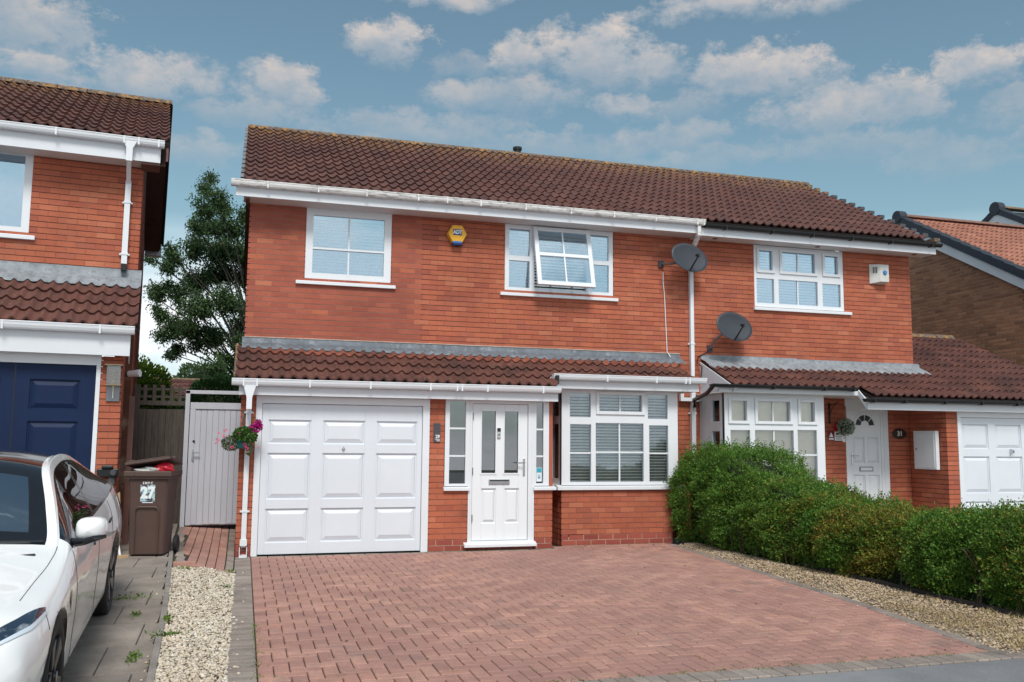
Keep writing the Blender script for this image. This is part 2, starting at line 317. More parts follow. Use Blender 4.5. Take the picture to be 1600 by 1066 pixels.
def leafmat(name, ramp, spots=(), rough=.55):
    m = mat(name, rough=rough, rnd='isl', ramp=ramp, var=.25, vs=3.0, spots=spots, spec=.35)
    t = m.node_tree; b = t.nodes['Principled BSDF']; tr = t.nodes.new('ShaderNodeBsdfTranslucent'); mx = t.nodes.new('ShaderNodeMixShader'); mx.inputs[0].default_value = .3
    src = b.inputs['Base Color'].links[0].from_socket; t.links.new(src, tr.inputs[0])
    out = [n for n in t.nodes if n.type == 'OUTPUT_MATERIAL'][0]
    t.links.new(b.outputs[0], mx.inputs[1]); t.links.new(tr.outputs[0], mx.inputs[2]); t.links.new(mx.outputs[0], out.inputs[0])
    return m
# ---------------------------------------------------------------- repeated pieces: the largest 300 in view are objects, the rest one mesh
MW = cam.matrix_world.inverted()
def viewsize(p, size):
    q = MW @ Vector(p); d = -q.z
    if d < .2: return -1
    x, y = q.x / d * 1400 + 800, 533 - q.y / d * 1400
    if not (-20 < x < 1620 and -20 < y < 1090): return size / d * .01
    return size / d
UNIT_BRICK = MB().add([(-.5, 0, -.5), (.5, 0, -.5), (.5, 0, .5), (-.5, 0, .5), (-.5, 1, -.5), (.5, 1, -.5), (.5, 1, .5), (-.5, 1, .5)],
                      [(0, 1, 2, 3), (1, 5, 6, 2), (0, 3, 7, 4), (3, 2, 6, 7), (0, 4, 5, 1)])
c_ = .07; h_ = .028
UNIT_PAVER = MB().add([(-.5, -.5, 0), (.5, -.5, 0), (.5, .5, 0), (-.5, .5, 0), (-.5, -.5, .8), (.5, -.5, .8), (.5, .5, .8), (-.5, .5, .8), (-.475, -.45, 1), (.475, -.45, 1), (.475, .45, 1), (-.475, .45, 1)],
                      [(8, 9, 10, 11), (4, 5, 9, 8), (5, 6, 10, 9), (6, 7, 11, 10), (7, 4, 8, 11), (0, 1, 5, 4), (1, 2, 6, 5), (2, 3, 7, 6), (3, 0, 4, 7)])
def tile_h(x, amp=.021):
    t = (x / .15) % 1.0; return amp * (math.cos(2 * math.pi * t) + .22 * math.cos(4 * math.pi * t) - .2)
def tile_proto(tw, tl, waves=2, amp=.021, seg=9, lip=.028, tilt=.032):
    m = MB(); n = waves * seg; top = []; bot = []; lowv = []; bot2 = []; mid = []
    for i in range(n + 1):
        x = i / n * tw; h = tile_h(x * .30 / tw, amp); bot.append((x, 0, h + tilt)); bot2.append((x, -.001, h + tilt - .003)); lowv.append((x, .006, h + tilt - lip)); mid.append((x, .012, h + tilt + .001)); top.append((x, tl, h + .001))
    V = lowv + bot2 + bot + mid + top; k = n + 1
    F = [(j * k + i, j * k + i + 1, (j + 1) * k + i + 1, (j + 1) * k + i) for j in (0, 2, 3) for i in range(n)]
    F += [(i, i + 1, 2 * k + i + 1, 2 * k + i) for i in range(0)] + [(0, 2 * k, 4 * k), (n, 4 * k + n, 2 * k + n)]
    return m.add(V, F)
PROTO = {}
def emit(reg, parent, protos, mats, name, stuffname, limit=300, toframe=None):
    """reg: list of (matrix in frame coords, proto key, material key, size)"""
    F = toframe or Matrix()
    reg = sorted(reg, key=lambda r: -viewsize((F @ r[0]).translation, r[3]))
    for (Mx, pk, mk, sz) in reg[:limit]:
        key = (id(protos[pk]), mk)
        if key not in PROTO: PROTO[key] = protos[pk].mesh(name, mats[mk, 'obj'], smooth=name == 'tile')
        o = bpy.data.objects.new(name, PROTO[key]); COL.objects.link(o); o.parent = parent; o.matrix_local = Mx
    rest = {}
    for r in reg[limit:]: rest.setdefault(r[2], []).append(r)
    for mk, rs in rest.items():
        V = []; Fs = []; off = 0
        for (Mx, pk, _, _) in rs:
            pv = np.array(protos[pk].v); A = np.array(Mx); V.append(pv @ A[:3, :3].T + A[:3, 3])
            Fs += [tuple(i + off for i in f) for f in protos[pk].f]; off += len(pv)
        me = bpy.data.meshes.new(stuffname); me.from_pydata(np.concatenate(V).tolist(), [], Fs); me.update(); me.materials.append(mats[mk, 'isl'])
        if name == 'tile': me.polygons.foreach_set('use_smooth', [True] * len(me.polygons))
        tag(link(stuffname, me, parent), kind='stuff')
def TRS(loc, rz=0, sc=(1, 1, 1)): return Matrix.Translation(loc) @ Matrix.Rotation(rz, 4, 'Z') @ Matrix.Diagonal((*sc, 1))
class House:
    def __init__(s, name, label, cat, base, rz=0, origin=(0, 0, 0)):
        s.F = TRS(origin, rz); s.base = Vector(base); s.root = thing(name, label, cat, s.F @ s.base, rz); s.bricks = {}; s.tiles = {}
    def part(s, mb, name, m, parent=None, **k):
        if parent is None: return mb.obj(name, m, s.root, loc=-s.base, **k)
        return mb.obj(name, m, parent, **k)
    def wall(s, o, ang, L, z0, z1, holes=(), key='main', keyf=None, mort=None, zmax=None, thick=.1, course=.0795, blen=.2385, jh=.0105, jv=.0035, proud=.006, name='wall', phase=0, skip=None, bricks=True, z00=0.0, plinth=None):
        """o: start point of the face, ang: direction of the run; the face looks to the right hand of the run"""
        fm = TRS((o[0], o[1], 0), ang); mb = MB(); mort = mort or m_mortar
        T0 = thick + .006 if ang > .5 and L > .15 else 0; T1 = L - thick - .006 if ang < -.5 and L > .15 else L; LL = L
        if zmax is None: mb.grid(T0 + .022 if bricks else T0, T1 - .022 if bricks else T1, z0, z1, proud, thick, [(h[0] - .012, h[1] + .012, h[2], h[3]) for h in holes])
        else:
            n = 24; pts = [(T0 + (T1 - T0) * i / n, zmax(T0 + (T1 - T0) * i / n)) for i in range(n + 1)]
            mb.prism([(T0, z0), (T1, z0)] + pts[::-1], 'y', proud, thick)
        mb.v = [tuple(fm @ Vector(v)) for v in mb.v]
        w = s.part(mb, name, mort)
        if plinth:
            pm = MB().grid(T0 + .02, T1 - .02, z0, min(plinth, z1), .0042, .02, [(h[0] - .012, h[1] + .012, h[2], h[3]) for h in holes]); pm.v = [tuple(fm @ Vector(v)) for v in pm.v]; s.part(pm, 'plinth_pointing', m_mortar_p, w)
        reg = s.bricks.setdefault(w.name, (w, []))[1]
        if not bricks: return w
        k0 = int(math.floor((z0 - z00) / course + .02))
        z = z00 + k0 * course; row = k0
        while z < z1 - .01:
            za, zb = max(z, z0), min(z + course, z1)
            if zb - za > .015:
                x = -blen + (blen / 2 if row % 2 else 0) + phase
                while x < L:
                    a, b = max(x, T0), min(x + blen, T1); segs = [(a, b)] if b - a > .012 else []
                    zc = (za + zb) / 2
                    for h in holes:
                        if h[2] < zc < h[3]:
                            ns = []
                            for (p, q) in segs:
                                if q <= h[0] or p >= h[1]: ns.append((p, q)); continue
                                if p < h[0]: ns.append((p, h[0]))
                                if q > h[1]: ns.append((h[1], q))
                            segs = ns
                    for (p, q) in segs:
                        if q - p < .014: continue
                        zt = zb
                        if zmax: 
                            lim = min(zmax(p), zmax(q))
                            if za + .02 > lim: continue
                            zt = min(zb, lim)
                        if skip and skip((p + q) / 2, zc): continue
                        kk = keyf((p + q) / 2, zc) if keyf else key
                        if plinth and zc < plinth: kk = 'plinth'
                        g = jh if kk != 'ext' else .012
                        c = fm @ Vector(((p + q) / 2, random.uniform(0, .0022), (za + zt) / 2 + g * .0))
                        jv_ = .011 if kk == 'plinth' else jv
                        dp = thick + .004 if (p < T0 + .03 or q > T1 - .03 or any(abs(p - h[1]) < .01 or abs(q - h[0]) < .01 for h in holes)) else .03
                        reg.append((TRS(c, ang, (q - p - jv_, dp, zt - za - g)), 'b', kk, max(q - p, .08)))
                    x += blen
            z += course; row += 1
        return w
    def emit_bricks(s, limit=300):
        allr = [(r, w) for (w, reg) in s.bricks.values() for r in reg]
        allr.sort(key=lambda t: -viewsize((s.F @ t[0][0]).translation, t[0][3]))
        top = allr[:limit]; rest = allr[limit:]; by = {}
        for r, w in top: by.setdefault(w.name, [w, [], []])[1].append(r)
        for r, w in rest: by.setdefault(w.name, [w, [], []])[2].append(r)
        for w, a, b in by.values():
            if a: emit(a, w, {'b': UNIT_BRICK}, MB_, 'brick', 'brickwork', limit=len(a), toframe=s.F)
            if b: emit(b, w, {'b': UNIT_BRICK}, MB_, 'brick', 'brickwork', limit=0, toframe=s.F)
    def roof(s, x0, y0, z0, slope, gauge, cols, rows, key='main', name='roof', tw=.30, xs=None, keyf=None, under=True, tileback=False, thick=.05):
        """plane rising towards +y from the eaves line y0,z0; rows may be a function of the column giving (first,last)"""
        ang = math.atan(slope); pk = ('t', round(gauge, 3), tw)
        R = Matrix.Rotation(ang, 4, 'X'); mb = MB()
        fr = rows if callable(rows) else (lambda c: (0, rows))
        n = Vector((0, -math.sin(ang), math.cos(ang))); up = Vector((0, math.cos(ang), math.sin(ang)))
        c = 0
        while c < cols:   # underlay strips of equal rows
            d = c
            while d < cols and fr(d) == fr(c): d += 1
            a, b = fr(c)
            p0 = Vector((0, y0, z0)) + up * (a * gauge) - n * .03; p1 = Vector((0, y0, z0)) + up * (b * gauge) - n * .03
            mb.prism([(p0.y, p0.z), (p1.y, p1.z), (p1.y - n.y * thick, p1.z - n.z * thick), (p0.y - n.y * thick, p0.z - n.z * thick)], 'x', x0 + c * tw, x0 + d * tw)
            c = d
        r = s.part(mb, name, m_under); reg = s.tiles.setdefault(r.name, (r, [], {}))
        if pk not in reg[2]: reg[2][pk] = tile_proto(tw, gauge * 1.09)
        for c in range(cols):
            a, b = fr(c)
            for k in range(a, b):
                p = Vector((x0 + c * tw, y0, z0)) + up * (k * gauge) + n * random.uniform(-.002, .003)
                kk = keyf(c, k) if keyf else key
                reg[1].append((Matrix.Translation(p) @ R @ Matrix.Rotation(random.gauss(0, .004), 4, 'Z'), pk, kk, tw))
        return r
    def emit_tiles(s, limit=300):
        allr = [(r, w, pr) for (w, reg, pr) in s.tiles.values() for r in reg]
        allr.sort(key=lambda t: -viewsize((s.F @ t[0][0]).translation, t[0][3]))
        by = {}
        for i, (r, w, pr) in enumerate(allr): by.setdefault(w.name, [w, pr, [], []])[2 if i < limit else 3].append(r)
        for w, pr, a, b in by.values():
            if a: emit(a, w, pr, MT_, 'tile', 'tiling', limit=len(a), toframe=s.F)
            if b: emit(b, w, pr, MT_, 'tile', 'tiling', limit=0, toframe=s.F)
    def window(s, x0, x1, z0, z1, y, cells, d=.07, sill=None, name='window', glass=None, frame_mat=None, label=None, sillm=None, flip=None):
        """cells: (x0,x1,z0,z1,nx,nz,kind) glass openings; kind '' fixed, 's' sash proud of the frame"""
        glass = glass or m_glass; fmt = frame_mat or m_upvc
        w = s.part(MB().grid(x0, x1, z0, z1, y, y + d, [c[:4] for c in cells]), name, fmt)
        if label: w['label'] = label
        for c in cells:
            a, b, e, f, nx, nz, kd = c[:7]
            if kd == 's':
                g = .045; s.part(MB().grid(a - g, b + g, e - g, f + g, y - .022, y - .003, [(a + .004, b - .004, e + .004, f - .004)]), 'sash', fmt, w, bevel=.004)
            s.part(MB().box(a - .01, b + .01, y + .030, y + .036, e - .01, f + .01), 'pane', glass, w)
            bars = MB()
            for i in range(1, nx): xx = a + (b - a) * i / nx; bars.box(xx - .012, xx + .012, y + .018, y + .028, e + .001, f - .001)
            for j in range(1, nz): zz = e + (f - e) * j / nz; bars.box(a + .001, b - .001, y + .016, y + .026, zz - .012, zz + .012)
            if nx > 1 or nz > 1: s.part(bars, 'glazing_bar', fmt, w)
        if sill: s.part(MB().prism([(y + d, sill[2]), (y - sill[4], sill[2]), (y - sill[4], sill[3] - .02), (y + d, sill[3])], 'x', sill[0], sill[1]), 'sill', sillm or m_upvc, w, bevel=.004)
        return w
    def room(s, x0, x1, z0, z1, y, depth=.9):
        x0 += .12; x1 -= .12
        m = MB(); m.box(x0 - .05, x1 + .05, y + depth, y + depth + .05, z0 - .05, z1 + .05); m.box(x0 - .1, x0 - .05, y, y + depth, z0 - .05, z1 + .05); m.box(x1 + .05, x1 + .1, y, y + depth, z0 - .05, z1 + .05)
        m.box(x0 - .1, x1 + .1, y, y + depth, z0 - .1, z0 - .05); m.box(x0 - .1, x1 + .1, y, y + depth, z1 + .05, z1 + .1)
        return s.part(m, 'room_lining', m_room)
    def gutter(s, x0, x1, y, z, m, clips=(), round_=False, name='gutter', w=.105, h=.085):
        if round_: poly = [(y + w / 2 + w / 2 * math.cos(t), z + h - h * math.sin(t) * 1.0) for t in [math.pi * i / 8 for i in range(9)]]
        else: poly = [(y, z + h), (y + .005, z + h * .55), (y + .018, z + h * .2), (y + .032, z), (y + w, z), (y + w, z + h)]
        inner = [(y + w - .006, z + h + .002), (y + .008, z + h + .002), (y + .02, z + h - .03), (y + w - .02, z + h - .03)]
        g = s.part(MB().prism(poly, 'x', x0, x1).prism([(y - .004, z + h - .008), (y + .004, z + h - .008), (y + .004, z + h + .006), (y - .004, z + h + .006)], 'x', x0, x1), name, m, bevel=.003)
        for cx in clips:
            s.part(MB().box(cx - .011, cx + .011, y - .006, y + w, z - .008, z + h + .008), 'gutter_bracket', m, g)
        return g
def blind(label, x0, x1, z0, z1, y, pitch=.04, tilt=25, slatw=.036, m=None, rot=0, F=None, group='venetian blinds in the windows'):
    loc = Vector(((x0 + x1) / 2, y, z1)); 
    if F: loc = F @ loc
    t = thing('venetian_blind', label, 'blind', loc, rot, group); m = m or m_slat
    L = x1 - x0; me = MB().box(-L / 2, L / 2, -slatw / 2, slatw / 2, -.0012, .0012).mesh('slat', m)
    MB().box(-L / 2, L / 2, -.02, .02, -.035, .0).obj('headrail', m, t)
    z = z1 - .05; i = 0
    while z > z0 + .02:
        link('slat', me, t, loc=(0, 0, z - z1), rot=(math.radians(tilt + random.uniform(-1.5, 1.5)), 0, 0)); z -= pitch
    c = MB()
    for xx in (-L * .36, 0, L * .36) if L > .7 else (-L * .3, L * .3): c.tube([(xx, -slatw * .52, -.03), (xx, -slatw * .52, z0 - z1 + .01)], .0016, 4)
    c.obj('ladder_cord', m, t)
    return t
def text_mesh(name, s, size, m, parent=None, loc=(0, 0, 0), rz=0, ext=.002, bold=0.0, sx=1.0, align='CENTER'):
    cu = bpy.data.curves.new('text', 'FONT'); cu.body = s; cu.size = size; cu.extrude = ext; cu.align_x = align; cu.align_y = 'CENTER'; cu.offset = bold
    to = bpy.data.objects.new('text_tmp', cu); COL.objects.link(to); dg = bpy.context.evaluated_depsgraph_get(); me = bpy.data.meshes.new_from_object(to.evaluated_get(dg)); bpy.data.objects.remove(to)
    me.materials.clear(); me.materials.append(m); me.name = name
    o = link(name, me, parent); o.matrix_local = Matrix.Translation(loc) @ Matrix.Rotation(rz, 4, 'Z') @ Matrix.Rotation(math.pi / 2, 4, 'X') @ Matrix.Diagonal((sx, 1, 1, 1)); return o
# ================================================================ ground, road, drives
G0 = -.03
tag(MB().box(-150, 200, -40, 220, -.50, -.26).box(-7.3, 200, -7.4, 220, -.26, -.255).obj('ground', m_soil), kind='structure')
tag(MB().box(-.55, 60, -30, -7.062, -.30, G0 - .012).box(-40, -.55, -30, -7.7, -.6, -.225).obj('road', m_road), kind='structure')
tag(MB().box(7.45, 60, -7.06, 0.88, -.2, -.045).obj('neighbour_path', m_concrete), kind='structure')
def rightedge(Y): return 6.10 + (Y - .0) * .098 if Y > -5 else 5.61 + (Y + 5) * .16
drv = tag(MB().box(-.21, 6.3, -7.06, .9, -.12, -.052).obj('driveway', m_joint), kind='structure')
w_ = .1063; reg = []
def pav(x0, x1, y0, y1, key, zt=G0, gap=.0062, mats=None, sl=None):
    lx, ly = x1 - x0 - gap, y1 - y0 - gap
    if lx < .012 or ly < .012: return
    z = zt - .03 + random.uniform(-.0015, .0015); c = ((x0 + x1) / 2, (y0 + y1) / 2, z)
    if lx >= ly: M = TRS(c, random.gauss(0, .004), (lx, ly, .03))
    else: M = TRS(c, math.pi / 2 + random.gauss(0, .004), (ly, lx, .03))
    return (M, 'p', key, max(lx, ly))
ylow = -6.85
def add_hb(x0, x1, y0, y1):
    x0 = max(x0, .0); y0 = max(y0, ylow)
    ymax = (-.10 if x0 < 4.2 else .24)
    y1 = min(y1, ymax)
    xr = rightedge((y0 + y1) / 2) - .002
    x1 = min(x1, xr)
    r = pav(x0, x1, y0, y1, 'red')
    if r and x1 > x0 and y1 > y0: reg.append(r)
for i in range(-2, 62):
    for j in range(-68, 6):
        m = (i - j) % 4
        if m == 0: add_hb(i * w_, (i + 2) * w_, j * w_, (j + 1) * w_)
        elif m == 3: add_hb(i * w_, (i + 1) * w_, j * w_, (j + 2) * w_)
y = -.04
while y > -6.85:    # grey border course on the left of the drive
    reg.append(pav(-.2, -.002, y - w_, y, 'grey')); y -= w_
x = -.2
while x < 5.9:      # soldier course along the road
    reg.append(pav(x, x + w_, -7.06, ylow, 'grey')); x += w_
x = 0
while x < 4.1: reg.append(pav(x, x + .2126, -.10, -.005, 'grey')); x += .2126
y = 0.16
while y > -6.85:    # single grey stretcher edge on the right, following the slightly splayed line
    xr = rightedge(y - .1); p = pav(xr, xr + .12, y - .2126, y, 'grey'); 
    M = TRS((xr + .06, y - .106, G0 - .03), math.pi / 2 - math.atan(.098 if y > -5 else .16), (.208, .115, .03)); reg.append((M, 'p', 'grey', .21)); y -= .2126
reg = [r for r in reg if r]
emit(reg, drv, {'p': UNIT_PAVER}, MP_, 'paver', 'paving', limit=300)
# the left-hand ground rises gently towards the garages and falls across to the drive
def SK(y): return G0 + .024 * (min(y, 2.6) + 7.6) if y > -7.6 else G0
def SZ(y): return float(np.interp(y, [-9.5, -7.1, -5.6, -4.3, -3.2, 2.6], [-.21, -.118, -.025, .030, .072, .215]))
def KX(y): return float(np.interp(y, [-7.5, -6.33, -4.05, -1.18, .81, 2.3], [-.575, -.627, -.72, -.886, -1.012, -1.06]))
def GZ(x, y):
    k = KX(y); t = min(max((x - k) / (-.2 - k), 0), 1); t = t * t * (3 - 2 * t) if y < -1.3 else t
    r = G0 + max(0, y + .2) * .07; return (SK(y) + .0) * (1 - t) + r * t
def ruled(x0, x1, y0, y1, off, n=8, m=24, thick=.1):
    mb = MB(); V = []
    for j in range(m + 1):
        y = y0 + (y1 - y0) * j / m
        for i in range(n + 1):
            a = x0(y) if callable(x0) else x0; x = a + (x1 - a) * i / n; V.append((x, y, GZ(x, y) + off))
    F = [(j * (n + 1) + i, j * (n + 1) + i + 1, (j + 1) * (n + 1) + i + 1, (j + 1) * (n + 1) + i) for j in range(m) for i in range(n)]
    return mb.add(V, F)
sp_ = tag(ruled(KX, -.20, -1.75, 2.7, -.020).obj('side_path', m_joint), kind='structure')
reg = []
def tilted(r, x, y):
    sx = (GZ(x + .04, y) - GZ(x - .04, y)) / .08; sy = (GZ(x, y + .05) - GZ(x, y - .05)) / .1; c = r[0].translation.copy()
    T = Matrix.Translation((c.x, c.y, GZ(x, y) - .03 + random.uniform(-.0015, .0015))) @ Matrix.Rotation(math.atan(sy), 4, 'X') @ Matrix.Rotation(-math.atan(sx), 4, 'Y')
    q = r[0].copy(); q.translation = (0, 0, 0); return (T @ q, r[1], r[2], r[3])
def toprow(x): return -1.75 + (x + .75) * .80
for ci in range(7):
    x = -.31 - w_ * ci; y = -1.75 + (0.106 if ci % 2 else 0) - .1
    while y < 2.3:
        xx = x - w_; a, b = max(y, toprow((x + xx) / 2)), y + .2126
        if b - a > .03 and KX((a + b) / 2) + .13 < (x + xx) / 2:
            r = pav(xx, x, a, b, 'red', gap=.005)
            if r: reg.append(tilted(r, (x + xx) / 2, (a + b) / 2))
        y += .2126
y = -1.2
while y < 2.3: r = pav(-.305, -.21, y, y + .2126, 'grey'); reg.append(tilted(r, -.257, y + .1)); y += .2126
y = -1.7
while y < 2.3: k = KX(y + .2) + .03; r = pav(k, k + .10, y, y + .42, 'grey'); reg.append(tilted(r, k + .05, y + .21)); y += .42
emit(reg, sp_, {'p': UNIT_PAVER}, MP_, 'paver', 'paving', limit=300)
# neighbour's drive of concrete slabs
nd = tag(MB().add([(-7.5, -9.5, -.24), (-.60, -9.5, -.24), (-.62, -7.1, -.143), (-.7, -4.3, .005), (-.8, -3.2, .047), (KX(2.6), 2.6, .19), (-7.5, 2.6, .19), (-7.5, -3.2, .047), (-7.5, -4.3, .005), (-7.5, -7.1, -.143)], [(0, 1, 2, 9), (9, 2, 3, 8), (8, 3, 4, 7), (7, 4, 5, 6)]).obj('neighbour_driveway', m_joint), kind='structure')
P_ = .685; row = 0; ANG = math.radians(2.6)
slab = MB().add(UNIT_PAVER.v, UNIT_PAVER.f); slab.v = [(a, b, c) if c < .9 else (math.copysign(.492, a), math.copysign(.492, b), 1) for (a, b, c) in slab.v]
sme = slab.mesh('slab', m_concrete)
y = -3.84 - P_ * 8
while y < 2.4:
    cur = KX(y + P_ / 2) - .045; first = True
    while cur > -6.8:
        w = (.33 if row % 2 else .12) + .0 if first else P_
        first = False; cx, cy = cur - w / 2, y + P_ / 2 - (cur - w / 2 + .9) * .0
        link('slab', sme, nd, loc=(cx, cy, SZ(cy) - .045 + random.uniform(-.002, .002)), rot=(math.atan((SZ(cy + .2) - SZ(cy - .2)) / .4), random.gauss(0, .002), random.gauss(0, .003)), scale=(w - .006, P_ - .008, .05))
        cur -= w
    y += P_; row += 1
kb = thing('concrete_edging', 'weathered concrete edging strip between the grey slabs and the cream gravel', 'kerb', (-.9, -1.0, SK(-1)))
yy = 2.2
for k in range(11):
    a = yy; b = yy - .93; yy = b; A = Vector((KX(a), a, SK(a) + .016)); Bv = Vector((KX(b), b, SK(b) + .016)); d = (A - Bv).normalized(); c = (A + Bv) / 2 - Vector((.022, 0, random.uniform(-.003, .004)))
    o = MB().box(-.024, .024, -.46, .46, -.12, 0).obj('edging_length', m_kerb, kb, bevel=.006); o.location = c - Vector(kb.location); o.rotation_euler = (math.asin(d.z), 0, math.atan2(-d.x, d.y))
# gravel
def gravel(name, poly_fn, n, ys, z0, size, m, seed, mound=.02):
    r = np.random.default_rng(seed); base = np.array([(1, 0, 0), (-1, 0, 0), (0, 1, 0), (0, -1, 0), (0, 0, 1), (0, 0, -1)], float)
    fc = np.array([(0, 2, 4), (2, 1, 4), (1, 3, 4), (3, 0, 4), (2, 0, 5), (1, 2, 5), (3, 1, 5), (0, 3, 5)])
    V = []; F = []
    for i in range(n):
        y = r.uniform(*ys); a, b = poly_fn(y); t = r.uniform(-.03, 1.03) if r.random() < .97 else r.uniform(-.22, 1.22); x = a + (b - a) * t
        s = size * r.uniform(.5, 1.25); p = base * np.array([s * r.uniform(.8, 1.5), s, s * r.uniform(.5, .9)]) * r.uniform(.75, 1.2, (6, 1)); q = r.uniform(0, 6.28, 3)
        ca, sa = math.cos(q[0]), math.sin(q[0]); cb, sb = math.cos(q[1] * .15), math.sin(q[1] * .15)
        p = p @ np.array([[ca, -sa, 0], [sa, ca, 0], [0, 0, 1]]) @ np.array([[1, 0, 0], [0, cb, -sb], [0, sb, cb]])
        zb = z0(x, y) - .008 if callable(z0) else z0
        if callable(z0) and y > toprow(x) - .03: continue
        z = zb + mound * max(0, 1 - (2 * t - 1) ** 2) + r.uniform(0, .014) if 0 <= t <= 1 else zb + s * .4
        F.append(fc + 6 * len(V)); V.append(p + np.array([x, y, z]))
    me = fast_mesh(name, np.concatenate(V), np.concatenate(F), m); return tag(link(name, me), kind='stuff')
GR = [(.62, .54, .43), (.72, .66, .56), (.50, .41, .30), (.78, .74, .67), (.42, .32, .22), (.66, .58, .46), (.58, .52, .45), (.36, .31, .27)]
m_grav = mat('gravel_stones', rough=.8, rnd='isl', ramp=GR, var=.1, spots=[(.9, .55, .7, (.42, .32, .20), .45)])
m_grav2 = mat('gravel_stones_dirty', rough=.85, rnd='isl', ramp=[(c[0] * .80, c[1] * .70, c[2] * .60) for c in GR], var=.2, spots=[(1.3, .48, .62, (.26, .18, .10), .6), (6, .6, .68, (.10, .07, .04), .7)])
def gl(y): return (KX(y) + .01, -.205)
ruled(lambda y: KX(y) - .01, -.2, -7.06, -1.2, -.025).obj('gravel_bed', m_pebbed)['kind'] = 'structure'
gravel('gravel', gl, 9500, (-7.05, -1.25), GZ, .0155, m_grav, 1)
def gr(y): return (rightedge(y) + .13, 6.62 + (y > -3) * 0 + max(0, -(y + 2)) * .02)
bm = MB().prism([(5.35, -7.06), (7.6, -7.06), (7.6, .27), (6.2, .27), (5.7, -4.5)], 'z', -.1, -.047).obj('gravel_bed', m_pebbed); bm['kind'] = 'structure'
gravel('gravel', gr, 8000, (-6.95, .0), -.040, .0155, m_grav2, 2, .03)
# dark timber edging under the hedge
t = thing('timber_edging', 'dark low edging board between the hedge foot and the gravel', 'edging', (6.6, -4, -.05))
for k in range(5): MB().box(-.015, .015, -.62, .62, 0, .07).obj('board', mat('dark_edging_%d' % k, (.035, .03, .03), .8) if k == 0 else bpy.data.materials['dark_edging_0'], t, loc=(.02 + .03 * k - .03, -2.6 + 1.25 * k - .1, 0))
# spare bricks edging the end of the path
bs = thing('loose_brick', 'chipped pinkish brick lying at the path end beside the cream gravel', 'brick', (-.72, -1.80, GZ(-.72, -1.8) + .02), .12)
MB().box(-.12, .12, -.045, .045, -.02, .045).obj('brick_body', MP_['red', 'obj'], bs, bevel=.006)
bs2 = thing('edging_brick', 'narrow red brick set on edge along the top of the gravel bed', 'brick', (-.40, -1.50, GZ(-.40, -1.5)), math.atan(.8)); bs2.rotation_euler = (0, math.radians(8), math.atan(.8))
MB().box(-.22, .20, -.03, .03, -.03, .02).obj('brick_body', MP_['red', 'obj'], bs2, bevel=.005)
# ================================================================ number 29, the middle house
SL = .44     # lean-to roof slope
H = House('semi_detached_house', 'orange-red brick house in the middle with white garage door, front door and bay window', 'house', (3.4, 1.1, 0))
xp = 7.05
def ext29(t, z):
    d = t - .2 - 2.42 + .12 * math.sin(z * 21) + .10 * math.sin(z * 57); return 'ext' if random.random() < min(max(.5 - d * 1.1, .0), .93) else 'main'
W1 = (.63, 1.925, 3.89, 5.0); W2 = (3.76, 5.635, 3.89, 5.0)
H.wall((-.2, 1.1), 0, xp + .2, 2.6, 5.02, [(W1[0] + .2, W1[1] + .2, W1[2], W1[3] + .1), (W2[0] + .2, W2[1] + .2, W2[2], W2[3] + .1)], keyf=ext29, z00=.03)
H.part(MB().grid(-.17, 2.40, 2.6, 5.0, 1.1035, 1.105, [(W1[0] - .02, W1[1] + .02, W1[2], 5.2)]), 'pale_pointing', m_mortar_x)
# ground floor pieces
H.wall((-.206, 0), 0, .206, -.05, 2.1, z00=-.03, phase=-.03, mort=m_mortar_r, jv=.007, plinth=.125)
H.wall((2.36, 0), 0, 2.93 - 2.36, -.05, 2.1, [(2.58 - 2.36, .6, .85, 2.2)], z00=-.03, phase=0, mort=m_mortar_r, jv=.007, plinth=.125)
H.wall((3.915, 0), 0, 4.20 - 3.915, -.05, .82, z00=-.03, phase=.05, mort=m_mortar_r, jv=.007, plinth=.125)
H.wall((2.93, .012), 0, .985, -.05, .06, z00=-.03, mort=m_mortar_r, jv=.007, plinth=.125)
H.wall((4.2, .0), math.pi / 2, .79, -.05, 2.1, z00=-.03)
H.wall((4.435, 1.1), -math.pi / 2, .82, -.05, .79, z00=-.03, name='wall')
H.wall((4.2, .80), 0, .235, -.05, 2.3, z00=-.03)
AB = (4.56 - 4.435, 4.775 - 4.435, .095, .165)
H.wall((4.435, .28), 0, 6.27 - 4.435, -.05, .79, [AB], z00=-.03, phase=.0, mort=m_mortar_r, jv=.007, plinth=.125)
H.wall((6.27, .28), math.pi / 2, .82, -.05, .79, z00=-.03)
H.wall((6.2, 1.1), 0, xp - 6.2, -.05, 2.7, z00=-.03)
H.wall((-.206, 9.0), -math.pi / 2, 7.9, -.05, 5.2, bricks=False)
H.wall((-.206, 1.1), -math.pi / 2, 1.1, -.05, 2.2, bricks=False)
H.part(MB().box(-.2, xp, 8.9, 9.0, -.05, 5.1), 'rear_wall', m_mortar)
# air brick
ab = H.part(MB().box(4.562, 4.773, .292, .33, .097, .163), 'air_brick', mat('airbrick', (.22, .055, .035), .8))
mb = MB()
for i in range(9):
    for j in range(3): mb.box(4.575 + i * .0215, 4.587 + i * .0215, .286, .2915, .104 + j * .019, .114 + j * .019)
H.part(mb, 'air_brick_holes', m_black, ab)
